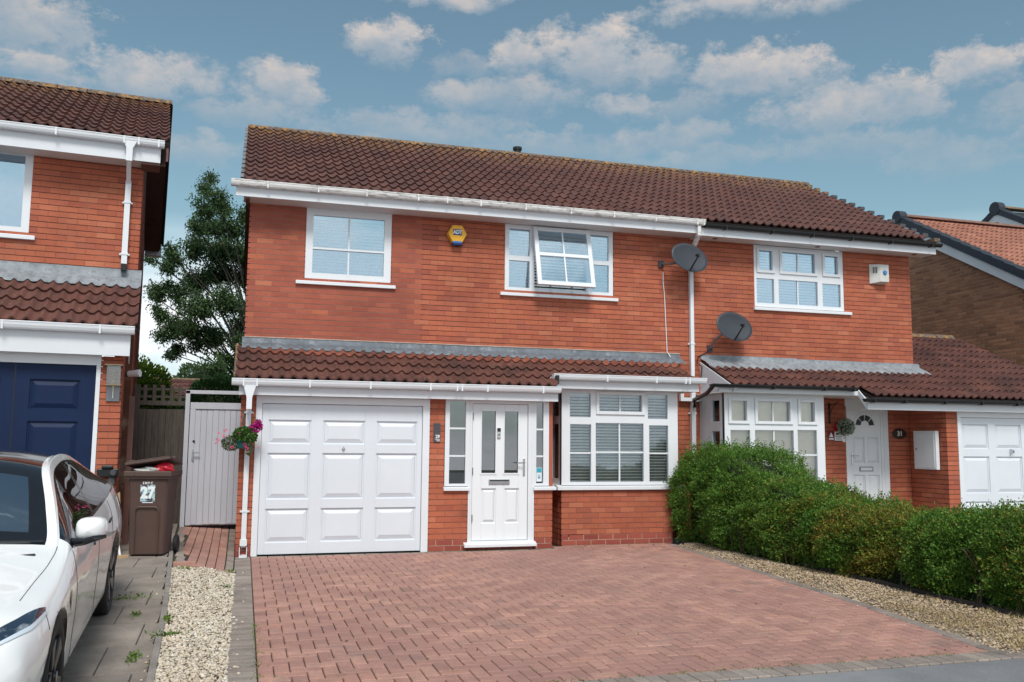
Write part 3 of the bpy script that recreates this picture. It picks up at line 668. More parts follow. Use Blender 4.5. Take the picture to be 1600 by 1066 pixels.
# garage door
f = H.part(MB().grid(-.005, 2.36, -.03, 2.09, -.012, .06, [(.075, 2.262, -.04, 1.99)]), 'garage_door_frame', m_upvc, bevel=.004)
PR = [(x, z) for x in ((.165, .725), (.89, 1.455), (1.62, 2.185)) for z in ((.14, .585), (.71, 1.325), (1.45, 1.77))]
gd = H.part(MB().grid(.079, 2.258, -.012, 1.985, .022, .05, [(x[0], x[1], z[0], z[1]) for x, z in PR]), 'garage_door', m_gdoor, bevel=.003)
for x, z in PR:
    p = MB().frustum(x[0] + .022, x[1] - .022, z[0] + .022, z[1] - .022, .044, .0255, .05)
    p.grid(x[0], x[1], z[0], z[1], .040, .046, [(x[0] + .02, x[1] - .02, z[0] + .02, z[1] - .02)]); H.part(p, 'panel', m_gdoor, gd)
hd = MB().lathe([(.022, 0), (.022, .012), (.012, .014)], (1.169, .022, 1.385), 14, 'y'); hd.v = [(a, .022 - (b - .022), c) for a, b, c in hd.v]
H.part(hd.box(1.163, 1.175, -.012, .008, 1.36, 1.42), 'door_handle', m_chrome, gd)
# front door set
f = H.part(MB().grid(2.93, 3.915, .045, 2.10, -.004, .07, [(2.985, 3.822, .10, 2.045)]).box(2.952, 2.960, -.009, -.004, .1, 2.1).box(3.875, 3.883, -.009, -.004, .1, 2.1), 'door_frame', m_upvc, bevel=.004)
GP = [(3.12, 3.335, 1.05, 1.945), (3.46, 3.675, 1.05, 1.945)]; RP = [(3.13, 3.345, .345, .835), (3.475, 3.69, .345, .835)]
dr = H.part(MB().grid(2.992, 3.816, .105, 2.04, .012, .055, GP + RP), 'front_door', m_white, f, bevel=.003)
for a in GP:
    H.part(MB().grid(a[0] - .018, a[1] + .018, a[2] - .018, a[3] + .018, .004, .0115, [(a[0] + .004, a[1] - .004, a[2] + .004, a[3] - .004)]), 'pane_bead', m_white, dr)
for a in GP: H.part(MB().box(a[0], a[1], .028, .034, a[2], a[3]), 'pane', m_glass_d, dr)
for a in RP:
    p = MB().frustum(a[0] + .02, a[1] - .02, a[2] + .02, a[3] - .02, .036, .017, .03); p.grid(*a, .030, .038, [(a[0] + .018, a[1] - .018, a[2] + .018, a[3] - .018)]); H.part(p, 'panel', m_white, dr)
H.part(MB().box(3.235, 3.545, -.004, .012, .895, .965).box(3.25, 3.53, -.010, -.004, .912, .93), 'letterbox', m_chrome, dr, bevel=.003)
H.part(MB().box(3.25, 3.53, -.0105, -.0045, .936, .954), 'letterbox_slot', m_black, dr)
H.part(MB().box(3.348, 3.405, -.012, .012, 1.555, 1.70), 'doorbell', mat('bell_silver', (.55, .56, .58), .3, metal=.4), dr, bevel=.006)
H.part(MB().box(3.352, 3.401, -.014, -.0125, 1.645, 1.697), 'doorbell_camera', m_black, dr)
H.part(MB().lathe([(.014, -.016), (.014, -.0125)], (3.377, 0, 1.60), 14, 'y'), 'doorbell_button', m_steel, dr)
H.part(MB().box(3.745, 3.775, -.004, .012, 1.02, 1.26).tube([(3.76, -.004, 1.20), (3.76, -.05, 1.20), (3.64, -.052, 1.20)], .009, 8), 'door_handle', m_chrome, dr)
for z in (.42, 1.08, 1.86): H.part(MB().box(2.984, 3.0, -.006, .012, z - .05, z + .05), 'hinge', m_steel, dr)
H.part(MB().prism([(.06, .045), (-.085, .02), (-.085, .062), (.06, .102)], 'x', 2.87, 3.935), 'threshold', m_upvc, f, bevel=.004)
tz = [(.905, 2.09)]
sw = H.window(2.585, 2.93, .87, 2.10, -.004, [(2.65, 2.885, .905, 2.075, 1, 3, '')], sill=(2.57, 2.945, .808, .872, .045), glass=m_glass_d, name='side_window')
sw2 = H.window(3.915, 4.14, .87, 2.10, -.004, [(3.945, 4.055, .905, 2.075, 1, 3, '')], sill=(3.90, 4.245, .808, .872, .045), glass=m_glass_d, name='side_window')
H.part(MB().box(4.142, 4.198, 0.0, .06, .82, 2.10), 'corner_brickwork', MB_['main', 'obj'])
st = H.part(MB().box(3.958, 4.04, .022, .0245, .93, 1.13), 'window_sticker', mat('sticker_white', (.72, .82, .86), .4), sw2)
H.part(MB().box(3.963, 4.035, .0195, .0215, 1.06, 1.125), 'sticker_band', mat('sticker_teal', (.03, .36, .48), .4), st)
H.part(MB().lathe([(.022, .0195), (.022, .0212)], (3.999, 0, .99), 16, 'y').box(3.975, 4.02, .0195, .0212, 1.02, 1.03), 'sticker_mark', mat('sticker_mark', (.25, .38, .45), .4), st)
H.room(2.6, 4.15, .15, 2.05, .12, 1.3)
# porch / garage fascia, soffit, gutter
H.part(MB().box(-.23, 4.215, -.17, -.15, 2.09, 2.27), 'fascia', m_fascia)
H.part(MB().box(-.23, 4.215, -.15, .3, 2.095, 2.105), 'soffit', m_soffit)
H.part(MB().prism([(-.17, 2.09), (.9, 2.09), (.9, 2.76), (-.17, 2.24)], 'x', -.236, -.230), 'fascia_end', m_fascia)
H.part(MB().prism([(-.17, 2.09), (.1, 2.09), (.1, 2.36), (-.17, 2.24)], 'x', 4.215, 4.222), 'fascia_end', m_fascia)
H.gutter(-.33, 4.24, -.28, 2.21, m_upvc, (-.18, -.01, .67, 1.48, 2.31, 2.69, 2.76, 3.13, 3.96))
# bay
by = .28; BZ0, BZ1 = .86, 2.31
bay = H.window(4.44, 6.37, BZ0, BZ1, by, [(4.575, 4.915, .91, 1.775, 1, 2, ''), (4.99, 5.785, .91, 1.80, 2, 2, ''), (5.88, 6.205, .91, 1.775, 1, 2, ''), (4.57, 4.91, 1.885, 2.25, 1, 1, ''), (5.04, 5.76, 1.975, 2.235, 2, 1, 's'), (5.86, 6.20, 1.875, 2.25, 1, 1, '')],
               sill=(4.36, 6.45, .79, .862, .05), name='bay_window')
# bay side light, looking left
sb = MB().grid(0, .80, BZ0, BZ1, 0, .07, [(.34, .68, .95, 1.78), (.34, .68, 1.90, 2.24)])
fm = TRS((4.44, 1.1, 0), -math.pi / 2); sb.v = [tuple(fm @ Vector(v)) for v in sb.v]; sbo = H.part(sb, 'bay_side_window', m_upvc)
pn = MB().box(.09, .73, .03, .036, .94, 1.79).box(.09, .73, .03, .036, 1.89, 2.25); pn.v = [tuple(fm @ Vector(v)) for v in pn.v]; H.part(pn, 'pane', m_glass, sbo)
H.part(MB().box(4.36, 4.44, .285, 1.1, .79, .86), 'sill', m_upvc, sbo)
H.part(MB().box(6.30, 6.37, .35, 1.1, BZ0, BZ1), 'bay_side_post', m_upvc)
H.part(MB().box(4.18, 6.62, .06, .08, 2.30, 2.465), 'fascia', m_fascia)
H.part(MB().box(4.18, 6.62, .08, 1.1, 2.30, 2.312), 'soffit', m_soffit)
H.part(MB().prism([(.06, 2.30), (1.1, 2.30), (1.1, 2.84), (.06, 2.40)], 'x', 6.62, 6.632), 'fascia_end', m_fascia)
H.part(MB().prism([(.06, 2.30), (.3, 2.30), (.3, 2.50), (.06, 2.40)], 'x', 4.168, 4.180), 'fascia_end', m_fascia)
H.gutter(4.20, 6.72, -.05, 2.42, m_upvc, (5.05, 5.86, 6.35, 6.42))
H.part(MB().box(4.215, 4.26, -.11, .02, 2.36, 2.48), 'gutter_outlet', m_black)
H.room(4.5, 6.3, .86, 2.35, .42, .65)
# lean-to roof: four courses over garage and porch, three over the bay
g1 = .336
H.roof(-.29, -.215, 2.315, SL, g1, 23, lambda c: (0, 4) if c < 15 else (1, 4), keyf=lambda c, k: 'lowtop' if k == 3 else 'low', name='lean_to_roof')
H.part(MB().tube([(-.292, y, 2.315 + (y + .215) * SL + .02) for y in (-.2, .3, .8, 1.0)], .022, 6), 'verge_mortar', m_ridge)
# lead flashing
def flashing(house, x0, x1, ysurf, z0, m, xt=0, wall=1.1, top=3.0, sl=SL, drop=.075):
    """x0..x1 run of lead dressed over the tile rolls; z0 is the tile plane height at ysurf, xt the roof's left edge"""
    V = []; Fq = []; n = int((x1 - x0) / .0125)
    for i in range(n + 1):
        x = x0 + (x1 - x0) * i / n; w = max(tile_h(x - xt), -.012); yl = ysurf - .012 * math.sin(x * 3.1) - .010 * math.sin(x * 13.0); zl = z0 + sl * (yl - ysurf) + w + .040
        ym = (wall + yl) / 2 - .01
        V += [(x, wall - .004, top), (x, wall - .012, top - drop), (x, ym, max((top - drop + zl) / 2 + .010, z0 + sl * (ym - ysurf) + .045)), (x, yl, zl), (x, yl - .001, zl - .016)]
    for i in range(n):
        for j in range(4): a = i * 5 + j; Fq.append((a, a + 5, a + 6, a + 1))
    return house.part(MB().add(V, Fq), 'lead_flashing', m, smooth=True)
zf = 2.315 + SL * (.86 + .215)
flashing(H, -.23, 2.78, .88, zf + .009, m_lead, -.29); flashing(H, 2.77, 4.9, .875, zf + .007, m_lead, -.29); flashing(H, 4.89, 6.84, .88, zf + .009, m_lead, -.29)
H.part(MB().box(-.2, 6.84, 1.088, 1.098, 2.995, 3.008), 'pointing_line', mat('pointing', (.52, .40, .34), .9, var=.3, vs=6))
# upper windows
w1 = H.window(*W1, 1.1 + .01, [(.735, 1.815, 4.405, 4.90, 2, 1, ''), (.735, 1.815, 4.01, 4.375, 2, 1, '')], sill=(.50, 2.0, 3.825, 3.895, .055), glass=m_glass_hi)
H.part(MB().box(W1[0] - .0, W1[1], 1.10, 1.11, 4.99, 5.04), 'window_head', m_upvc)
w2 = H.window(*W2, 1.1 + .01, [(3.83, 4.18, 4.49, 4.93, 1, 1, ''), (3.83, 4.18, 3.97, 4.41, 1, 1, ''), (4.26, 5.16, 3.97, 4.94, 1, 1, 'o'), (5.225, 5.56, 4.50, 4.93, 1, 1, ''), (5.225, 5.56, 3.97, 4.43, 1, 1, '')], sill=(3.68, 5.71, 3.825, 3.895, .055), glass=m_glass_hi)
for ch in list(w2.children):
    if ch.name.startswith('pane') and abs(sum(v.co.x for v in ch.data.vertices) / 8 - 4.71) < .1: bpy.data.objects.remove(ch)
sh = MB().grid(-.49, .49, -1.03, 0, -.035, .02, [(-.42, .42, -.96, -.52), (-.42, .42, -.46, -.07)])
sa = sh.obj('opened_sash', m_upvc, w2, loc=(4.71, 1.085, 4.975), rot=(math.radians(-15), 0, 0), bevel=.005)
MB().box(-.43, .43, -.012, -.005, -.97, -.06).obj('pane', m_glass_hi, sa)
MB().box(-.012, .012, -.03, -.013, -.96, -.07).obj('glazing_bar', m_upvc, sa)
MB().box(-.39, .39, -.005, .02, -1.0, -.99).box(-.2, -.17, .02, .26, -.93, -.915).box(.17, .2, .02, .26, -.93, -.915).obj('window_stay', m_steel, sa)
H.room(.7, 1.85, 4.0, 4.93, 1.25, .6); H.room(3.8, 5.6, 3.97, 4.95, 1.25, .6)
# main roof, fascia, soffit, gutters
MR = (5.22 - .02, .542)
H.roof(-.30, .70, 5.235, MR[1], .33, 24, 14, key='main', name='roof', tw=.3055)
rl = MB(); x = -.31
while x < 7.0:
    L = .45; pr = [(4.62 + .13 * math.cos(t), 7.315 + .10 * math.sin(t) + random.uniform(-.002, .002)) for t in [math.pi * k / 7 for k in range(8)]]
    rl = MB().prism(pr, 'x', x + .004, min(x + L, 7.03) - .004); H.part(rl, 'ridge_tile', m_ridge, smooth=False); x += L
H.part(MB().prism([(.75, 5.14), (4.62, 7.24), (8.6, 5.08), (8.6, 4.9), (4.62, 7.06), (.75, 4.98)], 'x', -.29, -.262), 'barge_board', m_brown)
H.part(MB().prism([(4.62, 7.26), (8.6, 5.10), (8.6, 5.05), (4.62, 7.20)], 'x', -.3, xp), 'rear_roof', m_under)
for k in range(14): # stepped verge ends
    yv = .70 + k * .33 * math.cos(math.atan(.542)); H.part(MB().box(-.350, -.288, yv, yv + .30, 5.20 + k * .33 * math.sin(math.atan(.542)), 5.225 + k * .33 * math.sin(math.atan(.542)) + .03), 'verge_clip', m_lead_l)
H.part(MB().box(-.40, 7.06, .735, .755, 5.005, 5.155), 'fascia', m_fascia)
H.part(MB().box(-.29, 7.06, .755, 1.1, 5.002, 5.012), 'soffit', m_soffit)
H.gutter(-.47, 7.12, .63, 5.135, m_upvc_d, (.04, .76, 1.47, 2.25, 2.70, 3.23, 3.96, 4.72, 5.46, 6.20, 6.96, 7.08))
# gable end is blind brown soffit
H.part(MB().box(-.262, -.206, .76, 8.6, 4.98, 5.0), 'verge_soffit', m_brown)
# downpipes
def downpipe(house, x, y, z0, z1, m=m_upvc, brackets=(), w=.065, name='downpipe', shoe=None):
    p = house.part(MB().box(x - w / 2, x + w / 2, y - w, y, z0, z1), name, m, bevel=.004)
    for z in brackets: house.part(MB().box(x - w / 2 - .03, x + w / 2 + .03, y - .02, y + .005, z - .012, z + .012).box(x - w / 2 - .008, x + w / 2 + .008, y - w - .006, y, z - .012, z + .016), 'pipe_bracket', m, p)
    return p
p = downpipe(H, -.10, -.005, .10, 1.98, brackets=(.56, 1.86))
H.part(MB().prism([(-.135, 1.9), (-.065, 1.9), (-.065, 2.05), (-.02, 2.21), (-.18, 2.21), (-.135, 2.05)], 'y', -.27, -.15).tube([(-.1, -.2, 2.0), (-.1, -.04, 1.93)], .035, 4), 'pipe_offset', m_upvc, p)
H.part(MB().box(-.145, -.055, -.085, 0, .12, .20), 'pipe_shoe', m_upvc, p)
H.part(MB().box(-.15, -.05, -.13, 0, -.028, .0).box(-.15, -.14, -.13, 0, -.0, .1).box(-.06, -.05, -.13, 0, -.0, .1), 'drain_surround', m_upvc, p)
p = downpipe(H, 7.05, 1.095, 2.62, 4.72, brackets=(3.17,))
H.part(MB().tube([(7.02, .71, 5.15), (7.02, .71, 4.98), (7.05, 1.06, 4.72)], .042, 4), 'swan_neck', m_upvc_d, p)
p2 = downpipe(H, 7.05, 1.095, .0, 2.5, brackets=(2.0,), w=.075)
H.part(MB().box(6.80, 7.36, 1.0, 1.07, 2.20, 2.26).box(6.80, 6.86, 1.0, 1.07, 2.26, 2.42), 'pipe_branch', m_upvc, p2)
H.part(MB().tube([(7.26, 1.09, 0), (7.26, 1.09, 2.2)], .006, 5), 'cable', m_black)
H.part(MB().tube([(6.50, 1.0, 4.36), (6.53, 1.07, 4.2), (6.81, 1.085, 4.0) if False else (6.56, 1.085, 4.0), (6.60, 1.085, 3.0), (6.61, 1.07, 3.0), (6.61, .98, 2.93)], .007, 5), 'white_cable', m_white)
# flue
H.part(MB().lathe([(.075, 7.25), (.075, 7.50), (.095, 7.505), (.095, 7.56), (.06, 7.57)], (5.05, 4.75, 0), 16), 'flue', m_black)
H.emit_bricks(); H.emit_tiles()
blind('white venetian blind behind the four-pane upper window above the garage', .72, 1.83, 4.0, 4.92, 1.20, .050, 52, slatw=.047)
blind('white venetian blind behind the middle upper window with its sash propped open', 3.80, 5.60, 3.96, 4.94, 1.20, .050, 48, slatw=.047)
blind('white slatted blind filling the bay window of the middle house', 4.54, 6.26, .90, 2.26, .395, .046, 38, slatw=.044)
blind('white blind in the side light of the middle house bay window', -.30, .30, .93, 2.24, 0, .0415, 20, rot=-math.pi / 2, F=Matrix.Translation((4.55, .72, 0)))
# ================================================================ number 31, the right-hand half
K_ = House('semi_detached_house', 'orange-red brick house on the right with black gutters, half hidden by the hedge', 'house', (9.3, 1.1, 0))
W3 = (8.30, 10.13, 3.885, 4.98)
K_.wall((xp, 1.1), 0, 11.58 - xp, 2.6, 5.02, [(W3[0] - xp, W3[1] - xp, W3[2], 5.1)], z00=.03, phase=-.06)
K_.wall((11.58, 1.1), math.pi / 2, 7, 2.2, 5.2, bricks=False)
K_.wall((xp, 1.1), 0, .2, -.05, 2.62, z00=-.03)
PB = .88
K_.wall((9.03, PB), 0, 9.91 - 9.03, -.05, 2.35, z00=-.03)
K_.wall((10.80, PB), 0, 11.25 - 10.80, -.05, 2.35, z00=-.03)
K_.wall((11.25, PB), -math.pi / 2, PB, -.05, 2.12, z00=-.03)
K_.part(MB().box(11.15, 11.40, PB + .03, PB + .12, -.05, 2.3), 'wall_core', m_mortar)
K_.wall((11.25, 0), 0, 11.477 - 11.25, -.05, 2.12, z00=-.03, blen=.2270)
# bay
K_.wall((7.22, 1.1), -math.pi / 2, .82, -.05, .80, bricks=False); K_.wall((7.22, .28), 0, 1.83, -.05, .80, z00=-.03)
K_.window(7.20, 9.05, .86, 2.31, .28, [(7.30, 7.655, .92, 1.72, 1, 2, ''), (7.745, 8.46, .92, 1.725, 2, 2, ''), (8.535, 8.90, .92, 1.735, 1, 2, ''), (7.31, 7.60, 1.865, 2.19, 1, 1, 's'), (7.79, 8.40, 1.865, 2.19, 2, 1, 's'), (8.59, 8.865, 1.865, 2.19, 1, 1, 's')],
          sill=(7.12, 9.20, .79, .862, .06), glass=m_glass_n, name='bay_window')
sb = MB().grid(0, .80, .86, 2.31, 0, .07, [(.40, .66, .95, 1.70), (.40, .66, 1.86, 2.2)]); fm = TRS((7.20, 1.1, 0), -math.pi / 2); sb.v = [tuple(fm @ Vector(v)) for v in sb.v]
sbo = K_.part(sb, 'bay_side_window', m_upvc); pn = MB().box(.39, .67, .03, .036, .94, 2.21); pn.v = [tuple(fm @ Vector(v)) for v in pn.v]; K_.part(pn, 'pane', m_glass, sbo)
K_.part(MB().box(8.98, 9.05, .35, .88, .86, 2.31), 'bay_side_post', m_upvc)
K_.room(7.28, 8.95, .86, 2.25, .42, .4)
K_.part(MB().box(6.98, 9.56, .06, .08, 2.31, 2.41).prism([(6.98, .06), (6.98, .08), (6.93, .45), (6.91, .45)], 'z', 2.31, 2.41), 'fascia', m_fascia)
K_.part(MB().box(7.1, 9.6, .08, 1.1, 2.305, 2.315), 'soffit', m_soffit)
K_.part(MB().prism([(-.15, 2.07), (-.15, 2.23), (.06, 2.41), (.06, 2.31)], 'x', 9.55, 9.57), 'fascia_step', m_fascia)
K_.part(MB().box(9.56, 15, -.17, -.15, 2.075, 2.20), 'fascia', m_fascia)
K_.part(MB().box(9.57, 15, -.15, .02, 2.078, 2.088).box(9.57, 11.25, .02, PB, 2.30, 2.31), 'soffit', m_soffit)
K_.gutter(6.80, 9.48, -.07, 2.375, m_black, (7.9, 8.85, 9.40), round_=True, w=.11, h=.05); K_.gutter(9.44, 15.1, -.30, 2.19, m_black, (9.6, 10.2, 11.0, 11.75, 12.5, 13.2), round_=True, w=.11, h=.055)
K_.part(MB().tube([(6.86, .02, 2.40), (6.93, .35, 2.30), (7.02, .95, 2.22), (7.05, .98, 2.10)], .035, 8), 'black_pipe', m_black)
# door
f = K_.part(MB().grid(9.912, 10.80, -.03, 2.30, PB + .005, PB + .07, [(10.0, 10.64, .0, 2.10)]).box(10.69, 10.70, PB - .004, PB + .005, 0, 2.3), 'door_frame', m_upvc, bevel=.004)
RP = [(10.06, 10.30, 1.18, 1.645), (10.36, 10.595, 1.18, 1.645), (10.06, 10.30, .25, .98), (10.36, 10.595, .25, .98)]
dr = K_.part(MB().grid(10.0, 10.64, .0, 2.10, PB + .02, PB + .06, RP), 'front_door', m_upvc, f)
for a in RP:
    p = MB().frustum(a[0] + .018, a[1] - .018, a[2] + .018, a[3] - .018, PB + .045, PB + .026, .03); p.grid(*a, PB + .038, PB + .046, [(a[0] + .016, a[1] - .016, a[2] + .016, a[3] - .016)]); K_.part(p, 'panel', m_upvc, dr)
def arc(r0, r1, t0, t1, n=6): return [(10.32 + r1 * math.cos(t0 + (t1 - t0) * i / n), 1.835 + r1 * math.sin(t0 + (t1 - t0) * i / n)) for i in range(n + 1)] + [(10.32 + r0 * math.cos(t1 + (t0 - t1) * i / n), 1.835 + r0 * math.sin(t1 + (t0 - t1) * i / n)) for i in range(n + 1)]
K_.part(MB().prism(arc(.20, .235, 0, math.pi, 12), 'y', PB + .008, PB + .02), 'fanlight_rim', m_upvc, dr)
for k in range(4):
    a = math.pi * (k + .08) / 4; b = math.pi * (k + .92) / 4; K_.part(MB().prism(arc(.09, .185, a, b, 4), 'y', PB + .012, PB + .0195), 'fanlight_pane', m_black, dr)
K_.part(MB().box(10.18, 10.46, PB + .010, PB + .02, 1.04, 1.12), 'letterbox', m_steel, dr); K_.part(MB().box(10.2, 10.44, PB + .006, PB + .01, 1.055, 1.105), 'letterbox_flap', m_white, dr)
K_.part(MB().box(10.02, 10.045, PB + .008, PB + .02, 1.15, 1.36).tube([(10.03, PB + .01, 1.31), (10.03, PB - .04, 1.31), (10.14, PB - .04, 1.31)], .009, 8), 'door_handle', m_chrome, dr)
K_.part(MB().box(9.912, 10.80, PB + .012, PB + .06, 2.10, 2.3), 'door_head_panel', m_upvc, f)
# garage door
K_.part(MB().grid(11.477, 14.0, -.05, 2.075, -.01, .06, [(11.545, 13.75, -.06, 1.985)]), 'garage_door_frame', m_upvc)
PR = [(x, z) for x in ((11.60, 12.14), (12.29, 12.85), (13.0, 13.55)) for z in ((.14, .56), (.70, 1.32), (1.45, 1.87))]
gd = K_.part(MB().grid(11.55, 13.745, -.012, 1.98, .022, .05, [(x[0], x[1], z[0], z[1]) for x, z in PR]), 'garage_door', m_gdoor)
for x, z in PR:
    p = MB().frustum(x[0] + .02, x[1] - .02, z[0] + .02, z[1] - .02, .044, .0255, .05); p.grid(x[0], x[1], z[0], z[1], .040, .046, [(x[0] + .018, x[1] - .018, z[0] + .018, z[1] - .018)]); K_.part(p, 'panel', m_gdoor, gd)
K_.part(MB().box(12.58, 12.61, -.02, .022, 1.36, 1.45).box(12.64, 12.65, -.02, .022, 1.38, 1.43), 'door_handle', m_chrome, gd)
# roofs
def rows31(c):
    x = 7.235 + c * .3
    if x < 9.40: return (1, 4)
    if x < 11.50: return (0, 4)
    return (0, 11)
K_.roof(7.235, -.215, 2.30, SL, g1, 24, rows31, key='low31', name='lean_to_roof')
zt = 2.30 + SL * (11 * g1 * math.cos(math.atan(SL)))
yt = -.215 + 11 * g1 * math.cos(math.atan(SL))
for k in range(6): K_.part(MB().prism([(yt + .12 * math.cos(t), zt - .02 + .09 * math.sin(t)) for t in [math.pi * i / 7 for i in range(8)]], 'x', 11.6 + k * .46, 12.05 + k * .46), 'ridge_tile', m_ridge)
K_.part(MB().prism([(-.17, 2.07), (yt, zt - .05), (yt, 2.07)], 'x', 14.38, 14.42), 'gable_end', m_mortar_b)
K_.part(MB().prism([(-.05, 2.37), (1.1, 2.87), (1.1, 2.30), (.06, 2.31)], 'x', 7.215, 7.235), 'verge_board', m_fascia)
zf3 = 2.30 + SL * (.86 + .215)
flashing(K_, 7.23, 9.1, .80, zf3 - .03, m_lead_l, 7.235); flashing(K_, 9.09, 11.70, .80, zf3 - .03, m_lead_l, 7.235, top=2.985)
W = K_.window(*W3, 1.11, [(8.35, 8.70, 3.955, 4.39, 1, 1, ''), (8.79, 9.59, 3.955, 4.39, 2, 1, ''), (9.69, 10.07, 3.955, 4.37, 1, 1, ''), (8.40, 8.67, 4.535, 4.89, 1, 1, 's'), (8.86, 9.54, 4.535, 4.89, 2, 1, 's'), (9.74, 10.02, 4.545, 4.88, 1, 1, 's')],
              sill=(8.27, 10.26, 3.82, 3.89, .055), glass=m_glass_hi)
K_.room(8.35, 10.1, 3.95, 4.93, 1.25, .6)
K_.roof(-.30 + 24 * .3055, .70, 5.235, MR[1], .33, 15, 14, key='main', name='roof', tw=.3055)
x = 7.03
while x < 11.85: K_.part(MB().prism([(4.62 + .13 * math.cos(t), 7.315 + .10 * math.sin(t)) for t in [math.pi * k / 7 for k in range(8)]], 'x', x + .004, min(x + .45, 11.88) - .004), 'ridge_tile', m_ridge); x += .45
K_.part(MB().prism([(4.62, 7.26), (8.6, 5.10), (8.6, 5.05), (4.62, 7.20)], 'x', 7.05, 11.86), 'rear_roof', m_under)
for k in range(14):
    yv = .70 + k * .33 * math.cos(math.atan(.542)); zv = 5.235 + k * .33 * math.sin(math.atan(.542))
    K_.part(MB().box(11.80, 11.925, yv - .01, yv + .26, zv - .03, zv + .035), 'verge_clip', m_ridge if k > 10 or k == 0 else m_slate)
K_.part(MB().prism([(.75, 5.14), (4.62, 7.24), (8.6, 5.08), (8.6, 4.9), (4.62, 7.06), (.75, 4.98)], 'x', 11.84, 11.865), 'barge_board', m_fascia)
K_.part(MB().box(7.06, 11.86, .735, .755, 4.975, 5.11), 'fascia', m_fascia)
mbs = MB()
for i in range(48): mbs.box(7.062 + i * .1, 7.158 + i * .1, .755, 1.1, 4.985, 4.992)
mbs.box(7.06, 11.84, .755, 1.1, 4.993, 5.0); K_.part(mbs, 'soffit', m_soffit)
for x in (7.43, 9.46, 11.52): K_.part(MB().lathe([(.04, 4.975), (.04, 4.986)], (x, .9, 0), 14), 'soffit_vent', m_brown)
K_.gutter(7.12, 11.93, .625, 5.095, m_black, (7.5, 8.4, 9.2, 10.0, 10.83, 11.7), round_=True, w=.11, h=.055)
K_.emit_bricks(); K_.emit_tiles()
blind('pale closed blind behind the six-light upper window of the house on the right', 8.33, 10.09, 3.95, 4.92, 1.20, .050, 62, slatw=.048, m=m_slat)
blind('cream closed blind in the bay window behind the hedge', 7.28, 8.96,   .90, 2.22, .385, .045, 68, slatw=.05, m=m_slat_c)
# ================================================================ number 27, the left-hand house
a27 = math.radians(5.6); O27 = (-1.61, -.6, 0)
Z = House('detached_house', 'orange-red brick house at the left edge, with navy garage door and tiled lean-to roof', 'house', (-1.5, 1.2, 0), a27, O27)
US = 1.2
Z.wall((-.246, 0), 0, .246, .0, 2.50, z00=-.01, blen=.246, phase=0)
Z.wall((0, 0), math.pi / 2, 1.2, .0, 2.75, z00=-.01)
Z.wall((-3.2, US), 0, 3.29, 3.0, 5.33, [(-2.7 + 3.2, -1.27 + 3.2, 4.17, 5.40)], z00=-.01)
Z.wall((.09, US), math.pi / 2, 6.9, .0, 5.4, z00=-.01, zmax=lambda t: 5.4 + min(t, 6.6 - t) * .45 if t < 6.6 else 5.4)
Z.part(MB().grid(-2.72, -.246, .0, 2.536, -.012, .06, [(-2.67, -.294, -.01, 2.386)]), 'garage_door_frame', m_upvc)
PR = [((a, a + .54), z) for a in (-1.005, -1.85, -2.5) for z in ((.30, .52), (.66, 1.0), (1.14, 1.70), (1.84, 2.20))]
gd = Z.part(MB().grid(-2.66, -.298, .05, 2.38, .02, .05, [(x[0], x[1], z[0], z[1]) for x, z in PR]), 'garage_door', m_navy)
Z.part(MB().box(-2.68, -.28, .054, .058, .02, 2.40), 'door_backing', m_navy, gd)
Z.part(MB().box(-1.171, -1.159, .018, .021, .05, 2.38), 'door_split', m_black, gd)
for x, z in PR:
    p = MB().frustum(x[0] + .012, x[1] - .012, z[0] + .012, z[1] - .012, .047, .024, .06); p.grid(x[0], x[1], z[0], z[1], .040, .046, [(x[0] + .018, x[1] - .018, z[0] + .018, z[1] - .018)]); Z.part(p, 'panel', m_navy, gd)
Z.part(MB().box(-3, .06, -.17, -.15, 2.50, 2.78), 'fascia', m_fascia); Z.part(MB().box(-3, .05, -.15, 0, 2.51, 2.52), 'soffit', m_soffit)
Z.part(MB().prism([(-.17, 2.50), (.0, 2.42), (.0, 2.86), (-.17, 2.80)], 'x', .06, .07), 'fascia_end', m_fascia)
Z.gutter(-3, .115, -.28, 2.76, m_upvc, (-1.30, -.27), h=.09)
Z.roof(-3.0 + .14, -.24, 2.86, .545, .345, 10, 5, key='low', name='lean_to_roof')
zf = 2.86 + .545 * (1.0 + .24)
flashing(Z, -2.86, .14, .93, 2.86 + .545 * (.93 + .24), m_lead_l, -2.86, wall=US, top=3.80, sl=.545, drop=.10)
Z.window(-2.7, -1.27, 4.17, 5.34, US + .01, [(-2.6, -1.365, 4.265, 5.235, 1, 1, '')], sill=(-2.8, -1.19, 4.10, 4.175, .05), glass=m_glass_hi)
Z.room(-2.65, -1.35, 4.2, 5.25, US + .2, .6)
Z.part(MB().box(-3.2, .30, US - .365, US - .345, 5.24, 5.44), 'fascia', m_fascia)
Z.part(MB().box(-3.2, .28, US - .345, US, 5.25, 5.26), 'soffit', m_soffit); Z.part(MB().box(.06, .30, US - .34, US + .02, 5.21, 5.245), 'soffit_box', m_brown)
Z.gutter(-3.3, .345, US - .47, 5.44, m_upvc, (-.98, -.16, .02, .27))
Z.roof(.41 - 13 * .3, US - .40, 5.56, .5, .33, 13, 12, key='main', name='roof')
yr = US - .40 + 12 * .33 * math.cos(math.atan(.5)); zr = 5.56 + 12 * .33 * math.sin(math.atan(.5))
for k in range(9): Z.part(MB().prism([(yr + .13 * math.cos(t), zr - .03 + .10 * math.sin(t)) for t in [math.pi * i / 7 for i in range(8)]], 'x', .45 - (k + 1) * .45 + .004, .45 - k * .45 - .004), 'ridge_tile', m_ridge)
